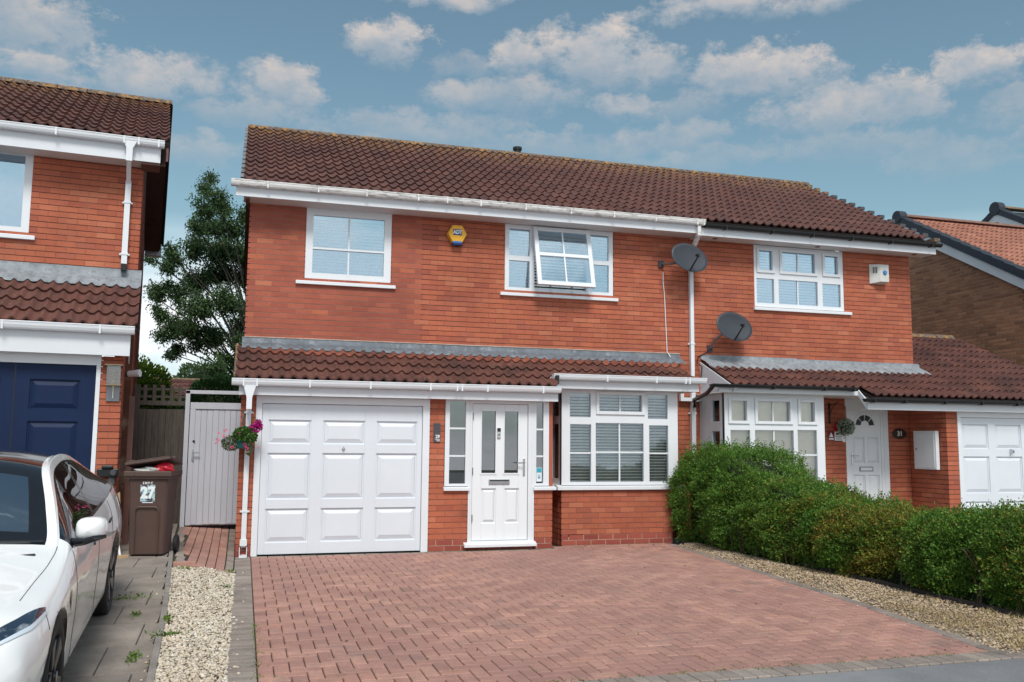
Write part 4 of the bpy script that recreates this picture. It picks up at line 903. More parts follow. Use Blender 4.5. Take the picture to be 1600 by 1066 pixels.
Z.part(MB().prism([(US - .34, 5.50), (yr, zr - .06), (2 * yr - US + .34, 5.50), (2 * yr - US + .34, 5.30), (yr, zr - .27), (US - .34, 5.28)], 'x', .37, .40), 'barge_board', m_brown)
Z.part(MB().prism([(US, 5.33), (yr, zr - .25), (2 * yr - US, 5.33), (2 * yr - US, 5.30), (yr, zr - .28), (US, 5.30)], 'x', .09, .37), 'verge_soffit', m_brown)
Z.part(MB().prism([(yr, zr), (2 * yr - US + .4, 5.56), (2 * yr - US + .4, 5.5), (yr, zr - .05)], 'x', -3.4, .46), 'rear_roof', m_under)
Z.part(MB().box(.1, .42, 2 * yr - US + .2, 2 * yr - US + .42, 5.26, 5.50), 'box_end', m_fascia)
def dpL(u, s, z0, z1, m, br, nm='downpipe'):
    p = Z.part(MB().box(u - .037, u + .037, s - .075, s, z0, z1), nm, m, bevel=.004)
    for z in br: Z.part(MB().box(u - .065, u + .065, s - .03, s, z - .012, z + .012).box(u - .045, u + .045, s - .082, s, z - .012, z + .02), 'pipe_bracket', m, p)
    return p
p = dpL(-.09, US - .01, 3.86, 5.02, m_upvc, (4.0, 4.72))
Z.part(MB().prism([(-.13, 5.20), (-.05, 5.20), (-.05, 5.38), (0, 5.48), (-.18, 5.48), (-.13, 5.38)], 'y', US - .46, US - .37).tube([(-.09, US - .41, 5.22), (-.09, US - .06, 5.0)], .04, 4), 'swan_neck', m_upvc, p)
Z.part(MB().box(-.125, -.055, US - .12, US - .02, 3.77, 3.86), 'pipe_shoe', m_black, p)
pb = Z.part(MB().box(.085, .15, .62, .69, .0, 2.05), 'brown_downpipe', m_brown)
Z.wall((0.0, .0), math.pi / 2, .01, 0, .02, bricks=False) if False else None
Z.emit_bricks(); Z.emit_tiles()
blind('pale blue roller blind filling the upper window of the left-hand house', -2.62, -1.34, 4.24, 5.24, 0, .05, 85, slatw=.056, m=m_frost, rot=a27, F=Z.F @ Matrix.Translation((0, US + .12, 0)), group=None)
# ================================================================ brown brick house behind on the right
B = House('brown_brick_house', 'brown brick house on the right with orange tiled roof and dark verge tiles', 'house', (15.8, 4, 0))
bx = 15.5; ya, za = 5.87, 7.22
B.wall((bx, 9.4), -math.pi / 2, 9.4 - 1.5, 1.6, 7.2, key='brown', mort=m_mortar_b, zmax=lambda t: za - .35 - abs((9.4 - t) - ya) * .56, course=.0795, jh=.021, jv=.016, proud=.007)
sb_ = .56; gl_ = .33; y0b = ya - 13 * gl_ * math.cos(math.atan(sb_)); z0b = za - .05 - 13 * gl_ * math.sin(math.atan(sb_))
B.roof(bx - .02, y0b, z0b, sb_, gl_, 24, 13, key='orange', name='roof')
B.part(MB().prism([(ya - .12, za - .02), (ya, za + .07), (ya + .12, za - .02)], 'x', bx - .05, bx + 7.2), 'ridge', mat('brown_ridge', (.22, .12, .09), .85, var=.3))
cs, sn = math.cos(math.atan(sb_)), math.sin(math.atan(sb_))
for side in (1, -1):
    for k in range(15):
        d0 = k * .335; d1 = d0 + .345; n0 = .045; lo = -.16
        q = [(ya - side * (d0 * cs), za + .02 - d0 * sn - .02), (ya - side * ((d1 - .018) * cs), za - .02 - d1 * sn + .055), (ya - side * (d1 * cs), za - .02 - d1 * sn - .16), (ya - side * (d0 * cs), za - d0 * sn - .18)]
        m = MB().prism(q, 'x', bx - .13, bx + .14)
        B.part(m, 'verge_tile', m_navyridge)
B.part(MB().lathe([(.155, bx - .155), (.16, bx - .13), (.16, bx + .05)], (0, ya, za - .03), 18, 'x'), 'ridge_end_cap', m_navyridge)
B.part(MB().prism([(ya, za - .17), (ya - 4.2, za - .17 - 4.2 * sb_), (ya - 4.2, za - .40 - 4.2 * sb_), (ya, za - .42), (ya + 3.5, za - .42 - 3.5 * sb_), (ya + 3.5, za - .19 - 3.5 * sb_)], 'x', bx - .10, bx - .07), 'barge_board', m_fascia)
B.emit_bricks(); B.emit_tiles()
B2 = House('brown_brick_house', 'farther house at the right edge, only its dark verge and mossy ridge showing', 'house', (21.5, 8, 0))
bx = 20.6; ya, za = 7.85, 8.36
B2.roof(bx - .02, ya - 8 * gl_ * cs, za - .05 - 8 * gl_ * sn, sb_, gl_, 10, 8, key='orange', name='roof')
B2.part(MB().prism([(ya - .14, za - .02), (ya, za + .08), (ya + .14, za - .02)], 'x', bx - .05, bx + 3), 'ridge', m_ridge)
for side in (1, -1):
    for k in range(9):
        d0 = k * .335; d1 = d0 + .345
        B2.part(MB().prism([(ya - side * (d0 * cs), za - d0 * sn), (ya - side * (d1 * cs), za + .01 - d1 * sn), (ya - side * (d1 * cs), za - .02 - d1 * sn - .16), (ya - side * (d0 * cs), za - d0 * sn - .18)], 'x', bx - .15, bx + .15), 'verge_tile', m_navyridge)
B2.part(MB().lathe([(.19, bx - .17), (.195, bx - .14), (.195, bx + .05)], (0, ya, za - .03), 18, 'x'), 'ridge_end_cap', m_navyridge)
B2.part(MB().prism([(ya, za - .17), (ya - 2.6, za - .17 - 2.6 * sb_), (ya - 2.6, za - .40 - 2.6 * sb_), (ya, za - .42), (ya + 2, za - .42 - 2 * sb_), (ya + 2, za - .19 - 2 * sb_)], 'x', bx - .11, bx - .07), 'barge_board', m_fascia)
B2.part(MB().prism([(ya - 2.6, za - 2.6 * sb_ - .3), (ya, za - .3), (ya + 2.6, za - 2.6 * sb_ - .3), (ya + 2.6, 0), (ya - 2.6, 0)], 'x', bx, bx + .2), 'gable_wall', mat('brown_far', (.13, .07, .045), .9))
# ================================================================ things on and around the walls
# yellow alarm box
t = thing('alarm_box', 'yellow hexagonal alarm box with blue lettering between the two upper windows', 'alarm', (2.95, 1.08, 4.62))
hexp = lambda r, rz: [(r * math.cos(a), .13 + rz * math.sin(a)) for a in [math.pi * k / 3 for k in range(6)]]
MB().add([(x, -.08, z) for x, z in hexp(.150, .155)] + [(x * 1.06, -.0, .13 + (z - .13) * 1.06) for x, z in hexp(.155, .16)], [(0, 1, 2, 3, 4, 5)] + [(i, (i + 1) % 6, 6 + (i + 1) % 6, 6 + i) for i in range(6)]).obj('alarm_case', m_yellow, t, bevel=.006)
p = MB().box(-.070, .070, -.0835, -.080, .105, .200).obj('alarm_badge', m_blue, t)
text_mesh('alarm_lettering', 'ADT', .085, m_white, t, (0, -.0845, .152), bold=.0035, sx=.82)
MB().add([(-.075, -.078, .0), (.075, -.078, .0), (.085, -.0, -.02), (-.085, 0, -.02), (-.08, -.085, -.035), (.08, -.085, -.035)], [(0, 1, 5, 4), (4, 5, 2, 3), (1, 2, 5), (0, 4, 3)]).box(-.075, .075, -.078, -.01, -.052, .0).obj('strobe_lens', m_blue, t, bevel=.008)
MB().box(-.07, .07, -.0805, -.06, -.018, .012).obj('strobe_band', m_blue2, t)
# white alarm box
t = thing('alarm_box', 'white box alarm with a round blue lens high on the right-hand house', 'alarm', (10.85, 1.09, 4.42))
MB().add([(-.17, 0, .0), (.17, 0, .0), (.17, 0, .36), (-.17, 0, .36), (-.02, -.12, .03), (.16, -.12, .03), (.16, -.12, .35), (-.02, -.12, .35)], [(4, 5, 6, 7), (0, 1, 5, 4), (1, 2, 6, 5), (2, 3, 7, 6), (3, 0, 4, 7)]).obj('alarm_case', mat('aged_white', (.62, .62, .60), .45, var=.12), t, bevel=.006)
v = MB()
for i in range(2):
    for j in range(5): v.box(-.125 + i * .035, -.102 + i * .035, -.065 - i * .028, -.045, .20 + j * .022, .210 + j * .022)
v.obj('vent_slot', m_black, t)
MB().lathe([(.032, -.145), (.04, -.135), (.042, -.119)], (.07, 0, .20), 16, 'y').obj('strobe_lens', m_blue2, t)
# satellite dishes
def dish(label, loc, yaw, pitch, arm, rx=.36, rz=.25):
    t = thing('satellite_dish', label, 'satellite dish', loc, 0, 'satellite dishes on the brick walls')
    n, m = 40, 7; V = [(0, .05, 0)]; F = []
    for j in range(1, m + 1):
        r = j / m
        for i in range(n):
            a = 2 * math.pi * i / n; V.append((rx * r * math.cos(a), .05 - .05 * r * r, rz * r * math.sin(a)))
    F += [(0, 1 + i, 1 + (i + 1) % n) for i in range(n)] + [(1 + j * n + i, 1 + (j + 1) * n + i, 1 + (j + 1) * n + (i + 1) % n, 1 + j * n + (i + 1) % n) for j in range(m - 1) for i in range(n)]
    d = MB().add(V, F).obj('reflector', m_dish, t, smooth=True); so_ = d.modifiers.new('s', 'SOLIDIFY'); so_.thickness = .006
    d.rotation_euler = (math.radians(pitch), math.radians(6), math.radians(yaw)); Rm = d.rotation_euler.to_matrix()
    rim = MB().tube([Rm @ Vector((rx * math.cos(a), -.001, rz * math.sin(a))) for a in [2 * math.pi * i / 36 for i in range(37)]], .006, 5, cap=False).obj('rim', m_dish, t)
    a0 = Rm @ Vector((-.02, .0, -rz * .98)); a1 = Rm @ Vector((0.0, -.24, -.06))
    MB().tube([a0, a1], .010, 6).tube([a0 + Vector((.02, 0, 0)), a1 + Vector((.01, 0, 0))], .005, 5).obj('feed_arm', m_black, t)
    MB().tube([a1 + Vector((0, .0, 0)), a1 + Vector((0, .07, .015))], [.026, .022], 10).tube([a1 + Vector((0, -.01, -.03)), a1 + Vector((0, .0, .01))], .016, 8).obj('receiver', m_black, t)
    MB().tube([Rm @ Vector((-.05, .06, -.03)), Vector(arm[0]), Vector(arm[1])], .018, 8).obj('bracket', m_steel, t)
    w = Vector(arm[1]); MB().box(w.x - .045, w.x + .045, w.y - .02, w.y + .008, w.z - .06, w.z + .06).obj('wall_plate', m_dish, t, bevel=.005)
    return t
dish('dark grey satellite dish just under the eaves, in front of the white downpipe', (6.86, .74, 4.58), 8, -12, [(-.25, .12, -.10), (-.36, .35, -.07)])
dish('dark grey satellite dish above the lead flashing of the right-hand house', (7.69, .76, 3.46), 6, -12, [(-.25, .2, -.20), (-.29, .33, -.36)])
MB().tube([(7.42, 1.06, 3.1), (7.30, 1.08, 3.02), (7.18, 1.085, 2.96), (7.15, 1.08, 2.86), (7.2, 1.0, 2.78), (7.2, 1.04, 2.6)], .008, 5).obj('cable', m_black)
tag(bpy.data.objects['cable'] if 'cable' in bpy.data.objects and bpy.data.objects['cable'].parent is None else [o for o in bpy.data.objects if o.name.startswith('cable') and o.parent is None][0], 'black cable curling from the lower dish down over the lead flashing', 'cable')
# slate plaque 29
t = thing('house_plaque', 'dark slate plaque with white 29 beside the front door side window', 'plaque', (2.465, 0, 1.62))
MB().box(-.048, .048, -.014, -.002, -.135, .135).obj('plaque_body', m_slate, t, bevel=.003)
text_mesh('number', '29', .062, m_white, t, (.010, -.0155, -.055), bold=.002)
b = MB()
for k, (x0, x1) in enumerate(((-.03, .042), (-.012, .042), (.0, .042))): b.box(x0, x1, -.0155, -.0142, -.094 - k * .013, -.088 - k * .013)
b.obj('small_lettering', m_white, t)
# 31 plaque
t = thing('house_plaque', 'dark oval plaque with white 31 on the shaded porch wall', 'plaque', (11.02, .88, 1.70))
MB().lathe([(.135, -.02), (.15, -.012), (.15, -.002)], (0, 0, 0), 24, 'y', sx=1, sy=.62).obj('plaque_body', mat('dark_plaque', (.035, .022, .018), .5), t)
text_mesh('number', '31', .115, mat('plaque_white', (.75, .72, .62), .5), t, (0, -.0225, 0), bold=.003)
# signs near door 31
t = thing('wall_sign', 'small red and white warning sign, leftmost by the door of number 31', 'sign', (9.60, .87, 1.66), group=None)
MB().box(-.06, .06, -.006, 0, -.085, .085).obj('sign_plate', mat('maroon_sign', (.22, .02, .035), .4), t)
MB().prism([(-.042, -.03), (.042, -.03), (0, .05)], 'y', -.008, -.0065).obj('triangle', m_white, t); MB().box(-.05, .05, -.008, -.0065, -.075, -.05).obj('sign_text_line', m_white, t)
t = thing('wall_sign', 'small white sign with a dark camera symbol under the hanging green ball', 'sign', (9.755, .87, 1.645))
MB().box(-.085, .08, -.006, 0, -.075, .08).obj('sign_plate', m_white, t)
MB().box(-.06, -.015, -.008, -.0065, .025, .055).prism([(-.015, .035), (.01, .055), (.01, .025)], 'y', -.008, -.0065).box(.025, .06, -.008, -.0065, .03, .045).box(-.07, .065, -.008, -.0065, -.01, -.002).box(-.06, .05, -.008, -.0065, -.035, -.028).box(-.06, .06, -.008, -.0065, -.055, -.048).obj('camera_symbol', m_slate, t)
t = thing('wall_sign', 'tiny bright red sticker half hidden behind the hanging green ball', 'sign', (9.72, .87, 1.80)); MB().box(-.06, .05, -.006, 0, -.055, .055).obj('sign_plate', m_red, t)
t = thing('doorbell', 'small white doorbell box beside the door of number 31', 'doorbell', (9.87, .905, 1.60)); MB().box(-.028, .028, -.03, 0, -.055, .055).obj('bell_case', m_white, t, bevel=.005); MB().lathe([(.01, -.034), (.012, -.029)], (0, 0, .01), 10, 'y').obj('button', m_steel, t)
# bracket and topiary ball
t = thing('wall_bracket', 'empty black iron hanging bracket beside the bay window of number 31', 'bracket', (9.58, .87, 2.1))
MB().box(-.014, .014, -.012, 0, -.24, .12).tube([(0, 0, .08), (.0, -.2, .10), (0, -.26, .13)], .008, 6).tube([(0, 0, -.12), (0, -.08, .02), (0, -.18, .09)], .007, 6).obj('bracket_iron', m_black, t)
def leaves(name, P, size, m, parent=None, loc=None, nrm=None, seed=0, aspect=.55, kind=None, droop=0, spread=1.0):
    r = np.random.default_rng(seed); n = len(P)
    d = r.normal(size=(n, 3)) * spread
    if nrm is not None: d = d * .75 + nrm
    d[:, 2] += .1 - droop; d /= np.linalg.norm(d, axis=1)[:, None] + 1e-9
    e = r.normal(size=(n, 3)); w = np.cross(d, e); w /= np.linalg.norm(w, axis=1)[:, None] + 1e-9
    up = np.cross(w, d); s = size * r.uniform(.6, 1.35, (n, 1))
    a = P; b = P + d * s * .5 + w * s * aspect * .5 + up * s * .08; c = P + d * s; e2 = P + d * s * .5 - w * s * aspect * .5 + up * s * .08
    V = np.stack([a, b, c, e2], 1).reshape(-1, 3); F = np.arange(n * 4).reshape(-1, 4)
    o = link(name, fast_mesh(name, V, F, m), parent, loc)
    if kind: o['kind'] = kind
    return o
def ball(n, r0, r1, seed, sc=(1, 1, 1)):
    r = np.random.default_rng(seed); v = r.normal(size=(n, 3)); v /= np.linalg.norm(v, axis=1)[:, None]; return v * (r.uniform(r0 ** 3, r1 ** 3, (n, 1)) ** (1 / 3)) * np.array(sc), v
t = thing('topiary_ball', 'small green and white artificial ball hanging beside the door of number 31', 'topiary ball', (9.78, .70, 1.80))
MB().lathe([(0.01, -.1), (.07, -.07), (.1, 0), (.07, .07), (.01, .1)], (0, 0, 0), 14).obj('ball_core', mat('ball_core', (.03, .05, .03), .9), t)
P, nn = ball(900, .09, .14, 3); leaves('ball_leaves', P, .035, leafmat('ball_leaf', [(.05, .10, .05), (.60, .66, .58), (.09, .16, .09), (.3, .38, .28)]), t, nrm=nn, seed=2)
MB().box(-.012, .012, -.004, .004, .12, .36).obj('strap', mat('strap', (.30, .15, .08), .8), t)
# meter cabinet
t = thing('meter_cabinet', 'white meter cabinet on the dark inner wall of the porch of number 31', 'cabinet', (11.235, .43, 1.09))
MB().box(-.07, -.0, -.265, .265, 0, .66).obj('cabinet_box', m_upvc, t, bevel=.004); MB().box(-.082, -.072, -.235, .235, .03, .63).obj('cabinet_door', m_fascia, t, bevel=.006); MB().box(-.09, -.08, .18, .2, .33, .36).obj('lock', m_steel, t)
# lamp, camera, black bracket on the left-hand house
def L27(u, s, z): return Z.F @ Vector((u, s, z))
t = thing('wall_lamp', 'glass and steel lantern on the brick pillar beside the navy garage door', 'lamp', L27(-.095, -.004, 1.95), a27)
MB().box(-.075, .075, -.02, 0, 0, .20).obj('back_plate', m_steel, t, bevel=.003)
MB().box(-.10, .10, -.20, .0, .43, .442).box(-.085, .085, -.17, -.02, .188, .205).obj('lamp_cap', mat('lamp_brass', (.30, .24, .16), .35, metal=.8), t)
MB().box(-.072, .072, -.165, -.03, .207, .428).obj('lamp_shade', glass_mat('lamp_pane', .12, (.75, .66, .58)), t)
fr = MB()
for x in (-.073, .073):
    for y in (-.166, -.03): fr.box(x - .004, x + .004, y - .004, y + .004, .2, .43)
fr.obj('lamp_frame', m_steel, t)
sp = [(.026 * math.cos(k * .9), -.097 + .026 * math.sin(k * .9), .25 + k * .0055) for k in range(24)]
MB().tube(sp, .009, 6).lathe([(.025, .21), (.025, .25)], (0, -.097, 0), 12).obj('bulb', m_bulb, t); MB().box(-.006, .006, -.05, -.02, .04, .19).obj('stem', m_bulb, t)
t = thing('security_camera', 'short white cylindrical camera on the side wall of the left-hand house', 'camera', L27(.0, 1.05, 2.36), a27)
MB().tube([(0, 0, 0), (.08, -.03, -.01)], .04, 10).obj('camera_mount', m_steel, t); MB().tube([(.05, -.03, -.0), (.19, -.10, .01)], [.042, .05], 12).obj('camera_body', m_white, t)
t = thing('wall_socket_box', 'black plastic box on the brick pillar just above the boot of the white car', 'box', L27(-.07, -.005, 1.04), a27)
MB().box(-.15, .09, -.10, 0, 0, .10).box(-.10, .03, -.12, -.02, .10, .14).obj('box_body', m_black, t, bevel=.01); MB().lathe([(.03, -.125), (.04, -.1)], (.03, 0, .05), 12, 'y').box(-.02, .05, -.08, -.02, -.09, 0).obj('box_socket', m_slate, t)
# hanging basket
BK = (-.165, -.205, 1.45)
t = thing('hanging_basket', 'hanging basket of pink and magenta flowers in a green pot by the white garage door', 'hanging basket', BK); t.scale = (.70, .70, .70)
MB().lathe([(.07, -.10), (.105, -.08), (.125, .03), (.135, .035), (.13, .06), (.10, .06)], (0, 0, 0), 22).obj('pot', mat('teal_pot', (.008, .085, .085), .35, var=.1), t)
MB().tube([(.0, .29, .62), (.0, .29, .27)], .014, 6).tube([(0, .29, .60), (0, .0, .60), (0, -.02, .57)], .010, 6).tube([(0, .28, .30), (0, .12, .55), (0, .05, .6)], .007, 5).obj('bracket', m_black, t)
MB().tube([(0, -.02, .57), (-.10, 0, .06)], .003, 4).tube([(0, -.02, .57), (.10, 0, .06)], .003, 4).tube([(0, -.02, .57), (.0, -.12, .06)], .003, 4).obj('chain', m_steel, t)
gfol = leafmat('geranium_leaf', [(.07, .16, .035), (.10, .21, .045), (.05, .12, .03), (.14, .26, .07)]); tfol = leafmat('trailing_leaf', [(.08, .12, .05), (.22, .26, .15), (.05, .09, .035), (.34, .38, .26)])
P, nn = ball(1700, .05, .175, 11, (1.15, .9, .85)); P += np.array([.04, 0, .14]); leaves('geranium_foliage', P, .055, gfol, t, nrm=nn, seed=5, aspect=.9)
P, nn = ball(950, .02, .15, 12, (1.1, .8, .9)); P += np.array([-.21, 0, .0]); leaves('trailing_foliage', P, .034, tfol, t, nrm=nn, seed=6, aspect=.7)
P, nn = ball(320, .02, .08, 13, (.7, .8, 1.7)); P += np.array([.13, -.06, -.08]); leaves('trailing_foliage', P, .034, tfol, t, nrm=nn, seed=7, aspect=.7)
mpk = mat('pink_petal', (.85, .10, .30), .6); mmg = mat('magenta_petal', (.42, .008, .20), .55)
def bloom(c, r, m, seed, n=26):
    P, nn = ball(n, .0, r, seed); return leaves('flower', P + np.array(c), r * 1.0, m, t, nrm=nn, seed=seed, aspect=.9)
for i, (x, z) in enumerate(((-.305, .24), (-.33, .14), (-.44, .06), (-.06, .17), (-.18, -.075), (.05, -.02), (.085, -.08), (-.42, .19), (-.46, 0), (.30, -.07))): bloom((x, -.13, z), .022 if i < 7 else .014, mpk, 30 + i)
for i, (x, z) in enumerate(((.265, .345), (.30, .31), (.235, .30), (.26, .385), (.29, .36), (.18, .32), (.14, .31), (.255, .265))): bloom((x, -.08, z), .045 if i < 5 or i == 7 else .026, mmg, 50 + i, 40)
# gate
t = thing('side_gate', 'tall pale grey painted board gate in a white frame between the two houses', 'gate', (-.62, 2.0, .165))
MB().box(-.40, -.335, -.03, .05, .0, 2.07).box(-.40, .42, -.03, .05, 2.02, 2.075).obj('gate_frame', m_gate, t, bevel=.004)
x = -.325; bw = .086; k = 0
while x < .40:
    wv = bw if k else .075; MB().box(x, min(x + wv - .005, .41), -.012 + random.uniform(-.002, .002), .012, .05 + random.uniform(0, .012), 1.89).obj('board', m_gate, t, bevel=.002); x += wv; k += 1
MB().box(-.325, .41, -.028, -.014, 1.79, 1.89).box(-.325, -.25, -.026, -.014, .045, 1.79).box(-.325, .41, .012, .04, .04, 1.88).obj('gate_rail', m_gate, t, bevel=.002)
MB().box(-.275, -.245, -.036, -.026, 1.0, 1.18).tube([(-.26, -.03, 1.13), (-.26, -.075, 1.13), (-.16, -.075, 1.13)], .009, 8).obj('door_handle', m_chrome, t); MB().lathe([(.018, -.032), (.02, -.026)], (-.255, 0, 1.30), 10, 'y').obj('bolt_hole', m_black, t)
# fence behind the bin
t = thing('board_fence', 'dark weathered board fence with a picket trellis on top, behind the brown bin', 'fence', (-1.4, 2.25, .17))
x = -.38; 
while x < .375:
    w = random.uniform(.085, .12); MB().box(x, min(x + w - .004, .38), -.01 + random.uniform(-.004, .004), .012, .0, 1.78 + random.uniform(-.006, .006)).obj('board', m_wood, t); x += w
MB().box(-.37, -.29, -.05, .03, -.05, 2.15).obj('fence_post', m_wood, t)
MB().box(-.36, .38, -.03, -.01, 1.84, 1.91).obj('rail', m_wood, t); MB().box(-.36, .38, .0, .02, 1.955, 1.99).obj('rail', m_wood, t); MB().box(-.36, .38, .0, .02, 2.07, 2.105).obj('rail', m_wood, t)
for x in (-.22, -.09, .035, .16, .28): MB().box(x - .028, x + .028, -.022, -.002, 1.86, 2.15).obj('picket', m_wood, t, bevel=.008)
# wheelie bin
t = thing('wheelie_bin', 'brown wheelie bin numbered 27 with its lid propped up by rubbish', 'bin', (-1.17, -.85, SZ(-.85) + .003), math.radians(-9)); t.scale = (.80, .85, .94)
mb = MB()
def ring(w, d0, d1, z, r=.03): return [(-w + r, d0, z), (w - r, d0, z), (w, d0 + r, z), (w, d1, z), (-w, d1, z), (-w, d0 + r, z)]
zs = [(.245, -.215, .22, .03), (.250, -.22, .24, .25), (.258, -.235, .26, .25001), (.285, -.285, .33, .97), (.285, -.285, .33, .9701), (.30, -.30, .335, .975)]
R_ = [ring(*a) for a in [(.245, -.215, .22, .02), (.252, -.228, .25, .30), (.268, -.255, .30, .72), (.285, -.285, .335, 1.0)]]
V = [p for r in R_ for p in r]; F = [(i * 6 + k, i * 6 + (k + 1) % 6, (i + 1) * 6 + (k + 1) % 6, (i + 1) * 6 + k) for i in range(3) for k in range(6)] + [tuple(range(5, -1, -1))]
body = MB().add(V, F).obj('bin_body', m_bin, t, bevel=.012)
MB().box(-.335, .335, -.335, .36, .985, 1.055).box(-.32, .32, -.315, .34, .955, .985).obj('bin_rim', m_bin, t, bevel=.012)
pf = MB(); n = 10; arcp = [(-.165 , .03)] + [(-.165 + 0, .55)] + [(-.165 + .06 * (1 - math.cos(a)), .55 + .06 * math.sin(a)) for a in [math.pi / 2 * k / 4 for k in range(1, 5)]]
arcp = arcp + [(-x, z) for x, z in arcp[::-1]]
pts = [Vector((x, -.222 - .075 * (z - .02) - .006, z)) for x, z in arcp]
MB().tube(pts, .009, 6).obj('front_moulding', m_bin, t)
lid = MB().box(-.32, .32, -.34, .40, 0, .03).box(-.31, .31, -.33, .39, .03, .045).obj('lid', m_bin, t, bevel=.012); lid.location = (.0, .0, 1.125); lid.rotation_euler = (math.radians(-7), math.radians(-7.5), 0)
MB().box(.24, .31, .0, .06, .03, .075).box(-.27, -.20, -.30, -.27, .045, .06).obj('lid_lug', m_bin, lid, bevel=.006)
for sx in (-1, 1):
    MB().lathe([(.05, -.03), (.105, -.028), (.11, -.015), (.11, .015), (.105, .028), (.05, .03)], (sx * .30, .30, .105), 22, 'x').obj('wheel', m_tyre, t)
MB().tube([(-.3, .30, .105), (.3, .30, .105)], .012, 6).obj('axle', m_steel, t)
st = MB().box(-.10, .10, -.0012, 0, -.10, .10); st.grid(-.103, .103, -.103, .103, -.002, -.0012, [(-.099, .099, -.099, .099)])
so2 = st.obj('number_sticker', mat('bin_sticker', (.42, .58, .66), .5, spots=[(22, .50, .53, (.085, .05, .042), 1), (17, .60, .62, (.05, .35, .55), .9)]), t); so2.location = (-.0, -.2655, .78); so2.rotation_euler = (math.radians(6.1), 0, 0)
text_mesh('number', '27', .195, mat('sticker_digit', (.80, .88, .90), .5), so2, (0, -.0035, 0), bold=.010, ext=.001)
text_mesh('letters', 'S M B C', .042, m_white, so2, (0, -.003, .125), bold=.0015, ext=.001)
text_mesh('letters', 'RECYCLE BY FREE', .020, m_white, so2, (0, -.003, -.122), ext=.001) if False else MB().box(-.075, .075, -.003, -.001, -.122, -.112).obj('small_print', m_white, so2)
def lump(name, label, cat, c, r, m, seed, sq=(1, 1, 1), grp=None):
    rr = np.random.default_rng(seed); import bmesh
    b = bmesh.new(); bmesh.ops.create_icosphere(b, subdivisions=3, radius=1)
    ph = rr.uniform(0, 6.28, 6)
    for v in b.verts:
        p = v.co; k = 1 + .14 * math.sin(p.x * 4 + ph[0] + 2 * p.z) + .12 * math.sin(p.y * 5 + ph[1]) + .10 * math.sin(p.z * 7 + ph[2] + p.x * 5) + .06 * math.sin(11 * p.x + 9 * p.z + ph[3]); v.co = Vector((p.x * sq[0], p.y * sq[1], p.z * sq[2])) * r * k
    me = bpy.data.meshes.new(name); b.to_mesh(me); b.free(); me.materials.append(m); me.polygons.foreach_set('use_smooth', [True] * len(me.polygons))
    return tag(link(name, me, loc=c), label, cat, grp)
Bm = TRS((-1.17, -.85, SZ(-.85)), math.radians(-9), (.80, .85, .94))
lump('rubbish_bag', 'crumpled red plastic bag wedged under the propped lid of the brown bin', 'bag', Bm @ Vector((.19, -.17, 1.09)), .10, m_red, 4, (1.1, .9, .62))
lump('rubbish_bag', 'whitish plastic bag squeezed under the bin lid, left of the red one', 'bag', Bm @ Vector((-.03, -.17, 1.065)), .105, mat('pale_bag', (.45, .46, .44), .35, var=.3, vs=20), 5, (1.5, .9, .42))
# scrap timber by the bin
t = thing('timber_offcut', 'short flat pale plank lying on the slabs at the left foot of the brown bin', 'plank', (-1.50, -1.10, SZ(-1.1) + .02), .4); MB().box(-.12, .12, -.035, .035, -.02, .015).obj('plank', m_plank, t, bevel=.003)
t = thing('timber_offcut', 'upright splintered plank leaning between the brown bin and the brick pillar', 'plank', (-1.57, -.80, SZ(-.8)), .1)
MB().prism([(-.05, 0), (.04, 0), (.05, .50), (.03, .74), (-.02, .70), (-.05, .55)], 'y', -.02, .01).obj('plank', m_plank, t)
t = thing('timber_offcut', 'thin white batten leaning beside the brown bin', 'plank', (-1.52, -.95, SZ(-.95)), 0); MB().tube([(.04, 0, 0), (-.06, .1, .45)], .016, 4).obj('plank', m_white, t)
# ================================================================ vegetation
hsp = [(1.5, .50, .60, (.16, .19, .025), .55), (9, .62, .72, (.22, .27, .05), .5)]
m_hedge = leafmat('hedge_leaf', [(.078, .195, .028), (.12, .25, .036), (.042, .12, .022), (.19, .32, .045), (.09, .21, .032)], spots=[(7, .60, .72, (.13, .22, .04), .6)])
m_hedge_y = leafmat('hedge_leaf_yellowing', [(.18, .25, .03), (.25, .28, .04), (.32, .21, .04), (.10, .19, .03), (.36, .18, .05)])
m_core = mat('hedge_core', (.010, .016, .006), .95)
def interp(x, xs, ys): return np.interp(x, xs, ys)
HY = [-8.2, -6.5, -5.6, -4.7, -4.3, -3.74, -2.7, -1.95, -1.45, -1.0, -.4, .15, .5, .62]
HZ = [.80, .80, .86, .78, .66, .72, .87, .96, 1.17, 1.33, 1.45, 1.40, 1.12, .75]
HF = [6.80, 6.76, 6.66, 6.60, 6.80, 6.62, 6.50, 6.42, 6.40, 6.36, 6.32, 6.32, 6.45, 6.7]     # front face x
HW = [1.0, 1.0, 1.0, .95, .75, .95, 1.0, 1.05, 1.2, 1.25, 1.3, 1.25, 1.0, .5]
t = thing('hedge', 'clipped green box hedge, tall and rounded by the bay window and lower towards the road', 'hedge', (6.9, -3.5, -.03))
hb = np.array([6.9, -3.5, -.03])
